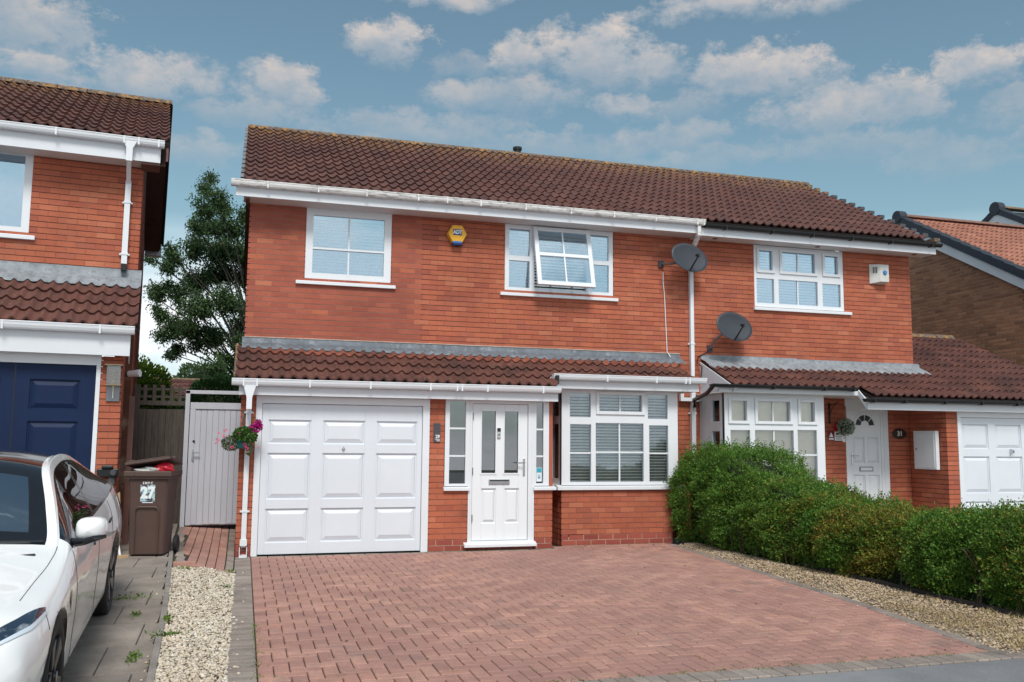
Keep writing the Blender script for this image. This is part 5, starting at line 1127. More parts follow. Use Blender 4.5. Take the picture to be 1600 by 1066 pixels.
def hedge_pts(n, seed, inner=0.0):
    r = np.random.default_rng(seed); y = r.uniform(-8.0, .62, n * 2); dens = np.ones_like(y)
    y = y[:n]; f = interp(y, HY, HF); w = interp(y, HY, HW); h = interp(y, HY, HZ)
    bump = .11 * np.sin(y * 5.1) + .07 * np.sin(y * 11.3 + 1)
    th = r.uniform(-.12, 1.0, n) * np.pi; th = np.where(r.random(n) < .42, r.uniform(-.3, .22, n) * np.pi, th)                       # around the section from front foot over the top to the back
    e = .55
    cx = np.sign(np.cos(th)) * np.abs(np.cos(th)) ** e; cz = np.sign(np.sin(th)) * np.abs(np.sin(th)) ** e
    rz = 1 + .10 * np.sin(y * 7 + th * 4) * np.sin(y * 3.1 + th * 2) + .085 * np.sin(y * 15 + th * 8) * np.sin(y * 6 - th * 7) + .03 * np.sin(y * 31 + th * 19) + r.normal(0, .028, n) - inner - np.abs(r.normal(0, .035, n))
    zc = h * .5
    x = f + w / 2 - cx * (w / 2 + bump * .8) * rz; z = zc + cz * (zc + bump * .3) * rz
    z = np.where(np.abs(th) < .3 * np.pi, zc + (th / (.3 * np.pi)) * zc * .98 * (1 - .1 * (th > 0)), z)
    x = np.where(z < .16, x + (.16 - z) * .5, x)
    nrm = np.stack([-cx, np.zeros(n), cz], 1)
    ok = z > .01
    return np.stack([x, y, z], 1)[ok], nrm[ok]
P, nn = hedge_pts(120000, 21, .03); P2, n2 = hedge_pts(60000, 27, .12); lo = P2[:, 2] < .4; P = np.concatenate([P, P2[lo]]); nn = np.concatenate([nn, n2[lo]])
# sprigs: pull leaves into little tufts
r = np.random.default_rng(5); C, cn = hedge_pts(19000, 22, .02)
K = 10; sd_dir = cn * .75 + np.array([0, 0, .45]) + r.normal(0, .38, (len(C), 3)); sd_dir /= np.linalg.norm(sd_dir, axis=1)[:, None]; slen = r.uniform(.04, .125, (len(C), 1)) * (1 + .5 * (r.random((len(C), 1)) > .93))
tt = np.tile(np.linspace(0, 1, K), len(C))[:, None]; Q = np.repeat(C, K, 0) + np.repeat(sd_dir * slen, K, 0) * tt + r.normal(0, .009, (len(C) * K, 3)); qn = np.repeat(sd_dir, K, 0)
allP = np.concatenate([P, Q]); alln = np.concatenate([nn, qn])
lump_ = np.sin(allP[:, 1] * 3.1 + 1) * .5 + np.sin(allP[:, 1] * 8.3 + allP[:, 2] * 6) * .5 + .7 * np.sin(allP[:, 2] * 11 + allP[:, 1] * 5)
yel = np.exp(-((allP[:, 1] + 3.45) / 1.0) ** 2) * 1.0 + .05 + .6 * np.exp(-((allP[:, 1] + 6.1) / .45) ** 2) + .06 * (lump_ > .9)
isy = r.random(len(allP)) < yel * np.clip(.5 + .5 * lump_, 0, 1)
keep = (r.random(len(allP)) < 1 - .35 * np.exp(-((allP[:, 1] + 4.2) / .5) ** 2) * (allP[:, 2] < .55))
leaves('foliage', (allP - hb)[keep & ~isy], .026, m_hedge, t, nrm=alln[keep & ~isy], seed=31, aspect=.62, kind='stuff')
leaves('yellowing_foliage', (allP - hb)[keep & isy], .026, m_hedge_y, t, nrm=alln[keep & isy], seed=32, aspect=.6, kind='stuff')
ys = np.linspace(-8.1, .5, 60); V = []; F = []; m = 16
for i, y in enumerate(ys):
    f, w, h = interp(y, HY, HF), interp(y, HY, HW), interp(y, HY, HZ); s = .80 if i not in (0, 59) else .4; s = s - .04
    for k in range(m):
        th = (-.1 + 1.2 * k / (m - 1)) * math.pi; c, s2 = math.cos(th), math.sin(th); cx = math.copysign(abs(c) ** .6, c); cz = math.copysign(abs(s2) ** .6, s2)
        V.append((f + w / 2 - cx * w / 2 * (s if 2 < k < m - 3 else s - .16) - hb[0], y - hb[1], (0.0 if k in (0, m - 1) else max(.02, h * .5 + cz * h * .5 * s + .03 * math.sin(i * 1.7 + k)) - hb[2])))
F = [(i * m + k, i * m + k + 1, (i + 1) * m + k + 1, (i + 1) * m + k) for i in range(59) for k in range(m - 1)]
MB().add(V, F).obj('dark_core', m_core, t, smooth=True)  # solid core, its near-black colour standing in for shade inside the hedge
tw = MB(); rr = random.Random(3)
for i in range(120):
    y = rr.uniform(-7.5, -.3); f = float(interp(y, HY, HF)); x = f + rr.uniform(.05, .4); tw.tube([(x - hb[0], y - hb[1], 0), (x + rr.uniform(-.08, .04) - hb[0], y + rr.uniform(-.1, .1) - hb[1], .3), (x + rr.uniform(-.2, .0) - hb[0], y + rr.uniform(-.2, .2) - hb[1], .55)], [.009, .006, .003], 5)
tw.obj('stems', mat('hedge_stem', (.12, .085, .055), .9), t)
# dry grass and weeds along the edges
mdry = mat('dry_grass', rough=.9, rnd='isl', ramp=[(.42, .30, .15), (.50, .38, .20), (.30, .22, .11), (.35, .33, .12)])
mgrs = leafmat('weed_leaf', [(.10, .20, .03), (.16, .28, .05), (.07, .14, .02), (.24, .30, .06)])
def tufts(name, pts, n, h, m, seed, spread=.05, w=.004, label=None, cat=None, kind=None, group=None, lean=.5):
    r = np.random.default_rng(seed); V = []; F = []
    for (x, y, z) in pts:
        for k in range(n):
            a = r.uniform(0, 6.28); px, py = x + r.normal(0, spread), y + r.normal(0, spread); hh = h * r.uniform(.4, 1.2); dx, dy = math.cos(a) * hh * lean * r.uniform(.2, 1.5), math.sin(a) * hh * lean * r.uniform(.2, 1.5)
            b = len(V); u = (math.sin(a) * w, -math.cos(a) * w); V += [(px - u[0], py - u[1], z), (px + u[0], py + u[1], z), (px + dx * .5 + u[0] * .8, py + dy * .5 + u[1] * .8, z + hh * .7), (px + dx * .5 - u[0] * .8, py + dy * .5 - u[1] * .8, z + hh * .7)]
            F.append((b, b + 1, b + 2, b + 3)); b2 = len(V); V += [(px + dx * .5 - u[0] * .8, py + dy * .5 - u[1] * .8, z + hh * .7), (px + dx * .5 + u[0] * .8, py + dy * .5 + u[1] * .8, z + hh * .7), (px + dx, py + dy, z + hh), (px + dx * .98, py + dy, z + hh)]; F.append((b2, b2 + 1, b2 + 2, b2 + 3))
    c = Vector(pts[0]) if label else Vector((0, 0, 0))
    V = np.array(V) - np.array(c); o = link(name, fast_mesh(name, V, np.array(F), m), loc=c)
    return tag(o, label, cat, group, kind)
rr = random.Random(9)
pts = []
for i in range(300):
    y = -6.95 + rr.random() ** 2 * 4.5; a, b = gr(y); pts.append((rr.uniform(a + .1, b + .25), y, -.03))
tufts('dry_grass', pts, 9, .055, mdry, 1, .06, .0025, kind='stuff', lean=1.2)
pts = [(rr.uniform(a_ := gr(y)[0] + .2, gr(y)[1] + .5), y, -.03) for y in [rr.uniform(-7, -5.6) for _ in range(110)]]
tufts('dry_grass', pts, 22, .05, mdry, 8, .08, .0025, kind='stuff', lean=1.6)
wl = [((-1.12, -3.55), 'flat green weed between the slabs just right of the rear wheel', .085, 34, 1), ((-.95, -4.25), 'thin line of green weed in the slab joint beyond the rear tyre', .035, 16, 0), ((-.83, -5.58), 'bright green weed tuft in the slab joint nearest the camera', .045, 34, 0),
      ((-.69, -4.55), 'small round-leaved weed against the edging strip, farthest of the three there', .035, 26, 0), ((-.67, -5.12), 'yellow-green weed growing over the edging strip', .045, 34, 1), ((-.66, -5.75), 'long ragged weed in the gap between slabs and edging', .045, 60, 0),
      ((-.27, -2.6), 'small green sprout in the cream gravel near the grey border', .025, 18, 1), ((-.72, -2.0), 'low weed just below the loose brick at the top of the gravel', .03, 18, 1), ((-.24, -1.5), 'pale weed at the upper right corner of the cream gravel', .03, 16, 1)]
for i, ((x, y), lb, sp, n, hor) in enumerate(wl):
    t = thing('weed', lb, 'weed', (x, y, GZ(x, y) if x > KX(y) else SZ(y)), group='weeds in the paving joints'); r = np.random.default_rng(60 + i)
    Pp = np.stack([r.normal(0, sp * (1.4 if hor else .45), n * 3), r.normal(0, sp * (.5 if hor else 1.7), n * 3), r.uniform(0, .03, n * 3)], 1)
    leaves('weed_leaves', Pp, .033, mgrs, t, seed=70 + i, aspect=.4)
# joint moss tufts on the drive
pts = []
for i in range(110): x, y = rr.uniform(.1, 5.0), -6.85 + rr.random() ** 1.8 * 5; pts.append((round(x / w_) * w_, y, G0 - .006))
tufts('joint_moss', pts, 7, .012, mgrs, 4, .016, .003, kind='stuff', lean=1.5)
pts = [(rr.uniform(-.02, 5.3), -6.85 + rr.gauss(0, .01), G0 - .006) for _ in range(90)] + [(rr.gauss(.0, .008), rr.uniform(-6.8, -4.5), G0 - .006) for _ in range(50)] + [(rr.uniform(2.4, 4.1), -.02, G0 - .006) for _ in range(50)]
tufts('joint_moss', pts, 8, .014, mgrs, 5, .02, .003, kind='stuff', lean=1.5)
# fallen leaves
pts = np.array([(rr.uniform(.2, 5.6), rr.uniform(-6.8, -.2), G0 + .002) for _ in range(70)] + [(rr.uniform(4.4, 6.0), rr.uniform(-.5, .2), G0 + .002) for _ in range(60)])
leaves('fallen_leaves', pts, .022, mat('dead_leaf', rough=.9, rnd='isl', ramp=[(.10, .05, .03), (.16, .10, .04), (.05, .035, .03)]), None, seed=9, spread=1, kind='stuff')
# trees
def grow_tree(name, label, base, trunk_h, clusters, leafsize, n_per, ml, mbk, seed, cat='tree', droop=.5, aspect=.38, trunk_r=.2):
    t = thing(name, label, cat, base); r = np.random.default_rng(seed); B0 = np.array(base, float); mb = MB(); top = np.array([0, 0, trunk_h])
    mb.tube([(0, 0, 0), (.05, .03, trunk_h * .5), tuple(top)], [trunk_r, trunk_r * .75, trunk_r * .55], 9)
    P = []
    for (x, y, z, R) in clusters:
        c = np.array([x, y, z]) - B0; h0 = min(max(c[2] * .45, trunk_h * .35), trunk_h); a = np.array([0.02, 0, h0]); mid = a * .45 + c * .55 + np.array([0, 0, .12 * abs(c[2] - h0) + .1]) 
        mb.tube([tuple(a), tuple(mid), tuple(c)], [trunk_r * .2, trunk_r * .1, .012], 6)
        nt_ = max(4, int(R * 14))
        for k in range(nt_):
            d = r.normal(size=3); d /= np.linalg.norm(d); e = c + d * R * r.uniform(.5, 1.05) * np.array([1, 1, .85]); mb.tube([tuple(c * .7 + mid * .3), tuple((c + e) / 2 + np.array([0, 0, .05])), tuple(e - np.array([0, 0, R * .12 * droop]))], [.018, .010, .004], 4, cap=False)
            m_ = int(n_per * R * r.uniform(.5, 1.4)); s = r.uniform(0, 1, (m_, 1)) ** .6
            P.append((c * .8 + mid * .2) * (1 - s) + e * s + r.normal(0, .13 * R + .05, (m_, 3)) * np.array([1, 1, 1]) - np.array([0, 0, 1]) * s * R * .15 * droop)
    mb.obj('trunk', mbk, t); leaves('crown', np.concatenate(P), leafsize, ml, t, seed=seed, aspect=aspect, droop=droop); return t
bark = mat('bark', (.04, .036, .03), .9, var=.3, vs=10)
m_tree = leafmat('tree_leaf', [(.040, .090, .036), (.075, .140, .050), (.034, .075, .036), (.11, .175, .055), (.048, .10, .042)])
TC = [(-1.51, 15.46, 9.54, 0.19), (-1.55, 15.43, 9.1, 0.31), (-1.18, 12.58, 8.08, 0.35), (-1.5, 12.67, 7.84, 0.31), (-0.96, 15.07, 8.5, 0.38), (-1.32, 14.76, 7.87, 0.53), (-0.74, 14.54, 7.86, 0.49), (-1.68, 13.39, 7.42, 0.25), (-1.79, 14.34, 6.98, 0.44), (-1.19, 14.34, 7.03, 0.63), (-0.6, 14.26, 7.05, 0.48), (-2.32, 12.91, 6.64, 0.17), (-2.29, 13.78, 6.56, 0.32), (-2.56, 13.66, 6.33, 0.25), (-1.78, 14.71, 6.3, 0.63), (-1.02, 15.58, 6.51, 0.66), (-0.46, 15.44, 6.42, 0.39), (-2.66, 14.14, 5.78, 0.32), (-2.24, 13.82, 5.57, 0.43), (-1.49, 13.26, 5.26, 0.63), (-0.72, 12.51, 5.19, 0.55), (-2.55, 12.49, 4.83, 0.27), (-2.3, 13.89, 4.68, 0.46), (-1.72, 13.42, 4.56, 0.49), (-1.05, 13.62, 4.52, 0.61), (-0.48, 15.25, 4.83, 0.46), (-2.51, 14.08, 4.42, 0.25), (-2.2, 14.19, 4.09, 0.22), (-0.84, 13.16, 3.77, 0.25), (-0.97, 12.48, 3.37, 0.27), (-0.51, 13.44, 3.72, 0.25), (-0.4, 12.84, 4.11, 0.31), (-1.65, 14.03, 4.18, 0.22), (-0.01, 15.6, 7.07, 0.78), (0.22, 14.56, 5.35, 0.75), (-0.16, 12.98, 7.81, 0.54), (-3.04, 15.26, 6.8, 0.15), (-1.13, 14.95, 3.27, 0.22), (-2.88, 14.75, 5.59, 0.22), (-2.27, 15.3, 3.95, 0.15)]
grow_tree('birch_tree', 'tall dark green drooping tree in the gap between the two houses', (.2, 14.2, 0), 7.0, TC, .10, 560, m_tree, bark, 17, droop=.9)
m_con = leafmat('conifer_leaf', [(.10, .17, .015), (.14, .22, .02), (.06, .12, .012), (.18, .26, .03)])
def bush(name, label, loc, rad, n, size, m, seed, cat='shrub', core=(.012, .02, .006), bumps=.12):
    t = thing(name, label, cat, (loc[0], loc[1], 0)); r = np.random.default_rng(seed); P, nn = ball(n, .86, 1.04, seed); k = 1 + bumps * np.sin(P[:, 0] * 6 + 1) * np.sin(P[:, 2] * 7) + bumps * .6 * np.sin(P[:, 1] * 11 + P[:, 2] * 9)
    P = P * k[:, None] * np.array(rad) + np.array([0, 0, loc[2]]); leaves('foliage', P, size, m, t, nrm=nn, seed=seed)
    MB().lathe([(.01, -rad[2] * .9), (rad[0] * .6, -rad[2] * .6), (rad[0] * .82, 0), (rad[0] * .6, rad[2] * .6), (.02, rad[2] * .86)], (0, 0, loc[2]), 18, sx=1, sy=rad[1] / rad[0]).tube([(0, 0, -loc[2] * 0), (0, 0, loc[2])], .08, 6).obj('dark_core', mat('core_' + name, core, .95), t, smooth=True)  # solid dark core and stem behind the leaves
bush('conifer_bush', 'rounded bright yellow-green conifer above the dark fence', (-2.55, 9.5, 2.2), (.78, .8, .98), 16000, .07, m_con, 41)
m_dk = leafmat('dark_shrub_leaf', [(.015, .045, .014), (.025, .07, .02), (.035, .09, .025)])
bush('dark_shrub', 'dark green shrub behind the top of the pale gate', (-.75, 10.5, 2.05), (.85, .7, .88), 12000, .08, m_dk, 42)
m_lt = leafmat('light_shrub_leaf', [(.10, .17, .08), (.14, .22, .10), (.07, .12, .05)])
bush('pale_shrub', 'pale green shrub beyond the distant tiled roof', (-1.75, 24, 3.3), (1.0, 1, .95), 6000, .12, m_lt, 43, bumps=.25)
bush('dark_shrub', 'dark shrub low behind the fence trellis', (-1.75, 6.5, 1.15), (.9, .6, .85), 8000, .07, m_dk, 44)
# far bungalow roof
F_ = House('bungalow', 'distant low house showing a strip of brown pantiled roof above the trellis fence', 'house', (-2.2, 21, 0))
F_.part(MB().box(-4.6, .6, 20.6, 24, 0, 2.75), 'wall', mat('far_brick', (.26, .11, .07), .9))
F_.roof(-4.8, 20.2, 2.75, .5, .33, 19, 6, key='low31', name='roof')
F_.part(MB().prism([(21.85, 3.60), (21.95, 3.66), (22.05, 3.60)], 'x', -4.8, .9), 'ridge', m_ridge)
F_.part(MB().prism([(21.9, 3.58), (23.8, 2.7), (21.9, 2.7)], 'x', -4.7, .8), 'rear_roof', m_under)
F_.emit_tiles(60)
# ================================================================ white car on the slabs, nose towards the road
ST = [0, .05, .14, .35, .62, .86, 1.20, 1.45, 1.75, 2.10, 2.50, 3.0, 3.5, 3.9, 4.25, 4.55, 4.66, 4.70]
KY = np.array([  # half widths for the nine guide lines
 [.40,.44,.48,.50,.46,.40,.34,.18,0],[.56,.62,.66,.68,.63,.56,.47,.25,0],[.68,.75,.785,.80,.745,.67,.56,.30,0],[.77,.835,.865,.88,.845,.77,.655,.35,0],[.79,.87,.90,.915,.875,.79,.67,.36,0],
 [.80,.88,.91,.925,.89,.80,.68,.37,0],[.80,.88,.905,.922,.89,.815,.72,.39,0],[.80,.88,.903,.92,.882,.81,.75,.40,0],[.80,.88,.900,.915,.878,.748,.69,.37,0],[.80,.88,.900,.915,.875,.66,.60,.33,0],
 [.80,.88,.900,.915,.873,.63,.565,.31,0],[.80,.88,.902,.918,.873,.628,.56,.31,0],[.80,.885,.912,.93,.872,.645,.57,.31,0],[.80,.885,.92,.935,.862,.69,.59,.32,0],[.79,.87,.91,.925,.84,.74,.61,.32,0],
 [.74,.81,.855,.87,.79,.69,.56,.30,0],[.66,.73,.78,.79,.72,.63,.50,.27,0],[.60,.67,.71,.72,.66,.57,.45,.24,0]])
KZ = np.array([
 [.22,.28,.38,.47,.565,.60,.615,.635,.64],[.19,.25,.38,.50,.605,.645,.665,.685,.69],[.18,.23,.38,.53,.645,.69,.712,.735,.74],[.18,.22,.38,.57,.705,.752,.778,.802,.81],[.18,.22,.39,.60,.755,.80,.822,.848,.858],
 [.18,.22,.40,.63,.79,.835,.855,.882,.893],[.18,.22,.40,.66,.85,.89,.91,.935,.945],[.18,.22,.40,.68,.905,.955,.968,.99,.998],[.18,.22,.40,.69,.925,1.128,1.152,1.20,1.212],[.18,.22,.40,.70,.94,1.315,1.342,1.39,1.40],
 [.18,.22,.40,.71,.955,1.37,1.395,1.435,1.443],[.18,.22,.40,.72,.97,1.36,1.385,1.42,1.43],[.18,.22,.41,.73,.99,1.285,1.31,1.345,1.355],[.19,.23,.42,.735,1.01,1.185,1.205,1.235,1.245],[.21,.26,.43,.735,1.02,1.085,1.10,1.12,1.125],
 [.26,.32,.46,.72,.98,1.04,1.055,1.07,1.075],[.32,.37,.49,.71,.94,.99,1.0,1.01,1.015],[.36,.40,.50,.70,.90,.95,.96,.965,.97]])
def cr(xs, Y, x):
    i = int(np.clip(np.searchsorted(xs, x, 'right') - 1, 0, len(xs) - 2)); h = xs[i + 1] - xs[i]; t = (x - xs[i]) / h
    def sl(j):
        if j == 0: return (Y[1] - Y[0]) / (xs[1] - xs[0])
        if j == len(xs) - 1: return (Y[-1] - Y[-2]) / (xs[-1] - xs[-2])
        return ((Y[j] - Y[j - 1]) / (xs[j] - xs[j - 1]) * (xs[j + 1] - xs[j]) + (Y[j + 1] - Y[j]) / (xs[j + 1] - xs[j]) * (xs[j] - xs[j - 1])) / (xs[j + 1] - xs[j - 1])
    a, b = sl(i) * h, sl(i + 1) * h
    return (2 * t ** 3 - 3 * t * t + 1) * Y[i] + (t ** 3 - 2 * t * t + t) * a + (-2 * t ** 3 + 3 * t * t) * Y[i + 1] + (t ** 3 - t * t) * b
ks = np.arange(9.)
def Sf(s, u, off=0.0, side=1):
    y = cr(ST, KY, s); z = cr(ST, KZ, s); p = np.array([cr(ks, y, u), s, cr(ks, z, u)])
    if off:
        e = 1e-3; du = np.array([cr(ks, y, min(u + e, 8)) - cr(ks, y, max(u - e, 0)), 0, cr(ks, z, min(u + e, 8)) - cr(ks, z, max(u - e, 0))])
        s2, s1 = min(s + .004, 4.7), max(s - .004, 0); y2, z2, y1, z1 = cr(ST, KY, s2), cr(ST, KZ, s2), cr(ST, KY, s1), cr(ST, KZ, s1)
        ds = np.array([cr(ks, y2, u) - cr(ks, y1, u), s2 - s1, cr(ks, z2, u) - cr(ks, z1, u)]); n = np.cross(du, ds); n /= np.linalg.norm(n) + 1e-9
        if n[0] * 1.0 + n[2] * .6 < 0: n = -n
        p = p + n * off
    p[0] *= side; return p
car = thing('white_car', 'white electric saloon car parked on the grey slabs in front of the navy garage door', 'car', (-1.963, -7.837, -.16)); car.rotation_euler = (math.radians(2.9), 0, math.radians(1.95))
ss = np.unique(np.concatenate([np.linspace(0, 4.70, 110), [1.42, 1.47, 1.53, 1.99, 2.02, 2.08, 2.60, 2.70, 3.28, 3.34, 4.22, 3.5, 3.54]]))
uu = np.unique(np.concatenate([np.arange(0, 8.01, .125), [4.04, 4.10, 4.92, 4.97, 5.03, 6.0, 6.05, 6.12, 6.40]]))
ns, nu = len(ss), len(uu); V = []
for s in ss:
    y = cr(ST, KY, s); z = cr(ST, KZ, s); row = [(cr(ks, y, u), s, cr(ks, z, u)) for u in uu]
    V += [(a, b, c) for a, b, c in row] + [(-a, b, c) for a, b, c in row[-2::-1]]
m = 2 * nu - 1; F = []; MI = []
def region(s, u):
    if 4.10 < u < 4.92 and 1.56 < s < 4.02 and not (2.60 < s < 2.70) and not (3.5 < s < 3.54): return 1
    if 4.04 < u < 4.97 and 1.50 < s < 4.14: return 2
    if u > 6.05:
        if 1.47 < s < 2.02: return 1 if u > 6.40 and 1.53 < s < 1.99 else 2
        if 1.42 < s <= 3.30: return 2
        if 3.34 < s < 4.22: return 2
        if 3.3 < s < 3.34: return 2
    if 0.2 < u < .9 and .3 < s < 4.4: return 2
    return 0
for i in range(ns - 1):
    for k in range(m - 1):
        u = (uu[k] + uu[k + 1]) / 2 if k < nu - 1 else (uu[m - 1 - k] + uu[m - 2 - k]) / 2
        F.append((i * m + k, i * m + k + 1, (i + 1) * m + k + 1, (i + 1) * m + k)); MI.append(region((ss[i] + ss[i + 1]) / 2, u))
for i in range(ns - 1): F.append((i * m, (i + 1) * m, (i + 1) * m + m - 1, i * m + m - 1)); MI.append(2)
F.append(tuple(range(m))[::-1]); MI.append(0); F.append(tuple((ns - 1) * m + k for k in range(m))); MI.append(0)
me = bpy.data.meshes.new('car_body'); me.from_pydata(V, [], F); me.update()
for mm in (m_carpaint, m_carsideglass, m_cblack): me.materials.append(mm)
me.polygons.foreach_set('material_index', MI)
import bmesh
b = bmesh.new(); b.from_mesh(me); bmesh.ops.recalc_face_normals(b, faces=b.faces); b.to_mesh(me); b.free()
body = link('car_body', me, car)
cut = MB()
for s in (.86, 3.735):
    for sd_ in (1, -1): cut.lathe([(.362, sd_ * .62), (.362, sd_ * 1.10)], (0, s, .335), 48, 'x')
co = cut.obj('cutter', m_cblack); co.parent = car
md = body.modifiers.new('arches', 'BOOLEAN'); md.operation = 'DIFFERENCE'; md.object = co; md.solver = 'EXACT'
dg = bpy.context.evaluated_depsgraph_get(); dg.update()
nm = bpy.data.meshes.new_from_object(body.evaluated_get(dg)); body.modifiers.clear(); body.data = nm; bpy.data.objects.remove(co)
b = bmesh.new(); b.from_mesh(nm)
gl_faces = [f for f in b.faces if f.material_index == 1]
# windows become parts of their own, one per pane
gb = b.copy(); bmesh.ops.delete(b, geom=gl_faces, context='FACES'); 
for f in b.faces: f.smooth = abs(f.normal.x) < .999 or f.calc_area() < .01
b.to_mesh(nm); b.free()
gb.faces.ensure_lookup_table(); bmesh.ops.delete(gb, geom=[f for f in gb.faces if f.material_index != 1], context='FACES')
seen = set(); gb.faces.ensure_lookup_table(); gb.verts.ensure_lookup_table()
for f0 in gb.faces:
    if f0.index in seen: continue
    st_ = [f0]; comp = []; seen.add(f0.index)
    while st_:
        f = st_.pop(); comp.append(f)
        for e in f.edges:
            for g in e.link_faces:
                if g.index not in seen: seen.add(g.index); st_.append(g)
    vs = {}; fv = []
    for f in comp: fv.append([vs.setdefault(v.index, len(vs)) for v in f.verts])
    co_ = [None] * len(vs)
    for v in gb.verts:
        if v.index in vs: co_[vs[v.index]] = tuple(v.co)
    cx = sum(c[0] for c in co_) / len(co_); g = bpy.data.meshes.new('windscreen'); g.from_pydata(co_, [], fv); g.materials.append(m_carglass if abs(cx) < .3 else m_carsideglass)
    g.polygons.foreach_set('use_smooth', [True] * len(g.polygons)); link('windscreen' if abs(cx) < .3 else 'side_window', g, car)
gb.free()
def patch(lo, hi, n, k, m, name, off=.004, parent=car, side=1):
    def pl(P, t): 
        x = t * (len(P) - 1); i = min(int(x), len(P) - 2); f = x - i; return np.array(P[i]) * (1 - f) + np.array(P[i + 1]) * f
    V = []; 
    for i in range(n + 1):
        a, c = pl(lo, i / n), pl(hi, i / n)
        for j in range(k + 1): q = a * (1 - j / k) + c * j / k; V.append(Sf(q[0], q[1], off, side))
    F = [(i * (k + 1) + j, i * (k + 1) + j + 1, (i + 1) * (k + 1) + j + 1, (i + 1) * (k + 1) + j) for i in range(n) for j in range(k)]
    return MB().add(V, F).obj(name, m, parent, smooth=True)
m_hl = mat('headlight_lens', (.02, .035, .06), .06, coat=1, spots=[(9, .50, .62, (.32, .36, .40), .8)], stretch=(1, .4, 2)); m_drl = mat('headlight_edge', (.62, .70, .78), .2, coat=.5)
for sd_ in (1, -1):
    hl = patch([(.06, 5.2), (.17, 4.55), (.36, 4.05), (.60, 3.88)], [(.12, 6.0), (.27, 5.3), (.46, 4.75), (.635, 4.02)], 16, 6, m_hl, 'headlight', .004, side=sd_)
    patch([(.06, 5.15), (.17, 4.48), (.36, 3.98), (.62, 3.80)], [(.065, 5.32), (.18, 4.68), (.375, 4.16), (.615, 3.92)], 16, 2, m_drl, 'light_strip', .0055, parent=hl, side=sd_)
    for k, pth in enumerate(([(1.50, u) for u in np.linspace(1.2, 4.0, 16)], [(2.64, u) for u in np.linspace(1.2, 4.0, 16)], [(3.50 - .02 * (u - 1), u) for u in np.linspace(2.8, 4.0, 10)], [(s, 1.25) for s in np.linspace(1.5, 3.35, 20)], [(s, 5.12 + .25 * (1.4 - s)) for s in np.linspace(.60, 1.42, 20)], [(.60 - .0 * u, u) for u in np.linspace(3.3, 3.9, 6)])):
        MB().tube([Sf(s, u, -.0005, sd_) for s, u in pth], .0028, 5).obj('shut_line', m_cblack, body)
    for s in (2.35, 3.25): MB().tube([Sf(s, 3.45, .004, sd_), Sf(s + .10, 3.46, .004, sd_), Sf(s + .2, 3.47, .003, sd_)], [.010, .012, .006], 6).obj('door_handle', m_cblack, car)
    q = [Sf(1.26, 3.28, .004, sd_), Sf(1.19, 3.02, .004, sd_), Sf(1.25, 2.72, .004, sd_), Sf(1.32, 3.0, .004, sd_)]; MB().add(q, [(0, 1, 2, 3)]).obj('side_repeater', m_cblack, car)
    # mirror
    mr_ = thing('door_mirror', None, None); mr_.parent = car
    bpy.data.objects.remove(mr_)
    c = Sf(1.62, 4.15, 0, sd_); prof = MB(); nn_, mm_ = 18, 10; V = []; F = []
    for j in range(mm_ + 1):
        t = j / mm_; r = math.sin(math.pi * (.06 + .94 * t) / 1.0) if t < .5 else 1.0
        r = min(1.0, math.sin(min(t, .62) / .62 * math.pi / 2) ** .55) * (1 - .06 * t) + .02
        for i in range(nn_):
            a = 2 * math.pi * i / nn_; ca, sa = math.cos(a), math.sin(a); ex = math.copysign(abs(ca) ** .62, ca) * .088 * r; ez = math.copysign(abs(sa) ** .62, sa) * .074 * r
            V.append((c[0] + sd_ * (.085 + ex + .015 * t), c[1] - .05 + .13 * t + .05 * sd_ * 0 + .10 * (ex + .1), c[2] + .070 + ez - .02 * (ex / .108) * 0))
    F = [(j * nn_ + i, j * nn_ + (i + 1) % nn_, (j + 1) * nn_ + (i + 1) % nn_, (j + 1) * nn_ + i) for j in range(mm_) for i in range(nn_)] + [tuple(range(nn_))[::-1]]
    mo = MB().add(V, F).obj('mirror', m_carpaint, car, smooth=True)
    MB().add([V[mm_ * nn_ + i] for i in range(nn_)], [tuple(range(nn_))]).obj('mirror_glass', m_chrome, mo)
    MB().tube([c + np.array([-.02 * sd_, .02, -.01]), c + np.array([.07 * sd_, -.03, .00]), c + np.array([.12 * sd_, -.03, .018]), c + np.array([.19 * sd_, -.01, .03])], [.035, .022, .020, .012], 8).obj('mirror_arm', m_cblack, mo)
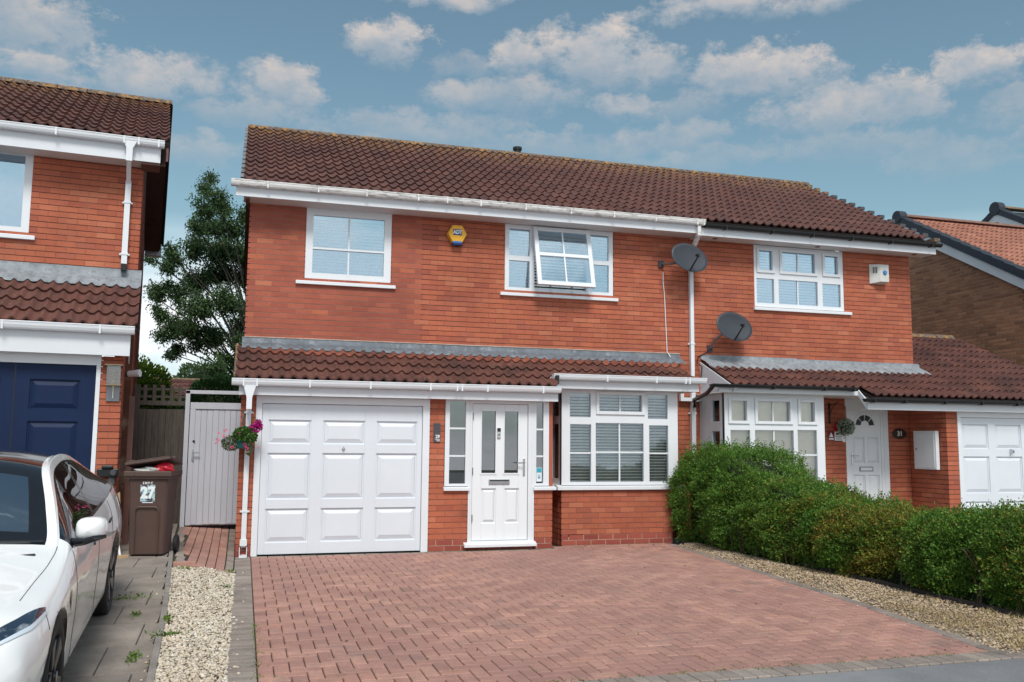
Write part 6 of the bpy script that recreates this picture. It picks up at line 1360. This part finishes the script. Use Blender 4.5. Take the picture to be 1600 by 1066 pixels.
# wheels
def wheel(x, s, sd_):
    w = MB().lathe([(.20, -.10), (.30, -.112), (.325, -.10), (.335, -.06), (.335, .06), (.325, .10), (.30, .112), (.225, .105), (.225, -.05)], (0, 0, 0), 40, 'x').obj('wheel', m_tyre, car, smooth=True)
    w.location = (sd_ * x, s, .335); w.rotation_euler = (random.uniform(0, 1), 0, 0 if sd_ > 0 else math.pi)
    MB().lathe([(.01, .075), (.06, .085), (.07, .07), (.20, .060), (.228, .095), (.228, .02), (.05, .0)], (0, 0, 0), 40, 'x').obj('rim', m_rim, w, smooth=True)
    for k in range(5):
        a = 2 * math.pi * k / 5; ca, sa = math.cos(a), math.sin(a)
        def q(r, o, h): return (h, r * ca - o * sa, r * sa + o * ca)
        MB().add([q(.05, -.03, .10), q(.05, .03, .10), q(.215, .075, .112), q(.215, -.035, .112), q(.05, -.03, .07), q(.05, .03, .07), q(.215, .075, .07), q(.215, -.035, .07)], [(0, 1, 2, 3), (0, 4, 5, 1), (1, 5, 6, 2), (2, 6, 7, 3), (3, 7, 4, 0)]).obj('spoke', m_rim, w, bevel=.006)
    MB().lathe([(.03, .118), (.035, .105)], (0, 0, 0), 14, 'x').obj('hub_cap', m_cblack, w)
for s in (.86, 3.735):
    for sd_ in (1, -1): wheel(.80, s, sd_)
# inside
m_seat = mat('seat_fabric', (.03, .03, .033), .8)
MB().box(-.72, .72, 1.25, 1.72, .55, .93).prism([(1.5, .93), (1.75, .93), (1.75, .96), (1.55, .965)], 'x', -.72, .72).obj('dashboard', m_seat, car, bevel=.02)
for x in (-.37, .37): MB().box(x - .24, x + .24, 2.15, 2.65, .35, .58).prism([(2.55, .5), (2.68, .5), (2.86, 1.10), (2.76, 1.12)], 'x', x - .23, x + .23).box(x - .12, x + .12, 2.78, 2.86, 1.12, 1.28).obj('seat', m_seat, car, bevel=.03)
MB().tube([(.37 + .18 * math.cos(a), 1.95 + .06 * math.sin(a), .90 + .17 * math.sin(a)) for a in [2 * math.pi * k / 24 for k in range(25)]], .014, 6, cap=False).obj('steering_wheel', m_cblack, car)
MB().box(-.68, .68, 1.3, 4.2, .28, .34).obj('floor_pan', m_seat, car); MB().box(-.13, .13, 1.985, 2.01, 1.25, 1.32).obj('rear_view_mirror', m_cblack, car)
MB().tube([Sf(1.40, 7.6, .012), Sf(1.42, 6.4, .016), Sf(1.44, 6.1, .012)], .009, 5).obj('wiper', m_cblack, car)
MB().box(-.42, .42, -.012, .02, .26, .33).obj('lower_grille', m_cblack, car, bevel=.01)
for sd_ in (1, -1): patch([(4.40, 3.2), (4.62, 3.3)], [(4.42, 3.9), (4.62, 4.0)], 6, 4, m_red, 'tail_light', .004, side=sd_)
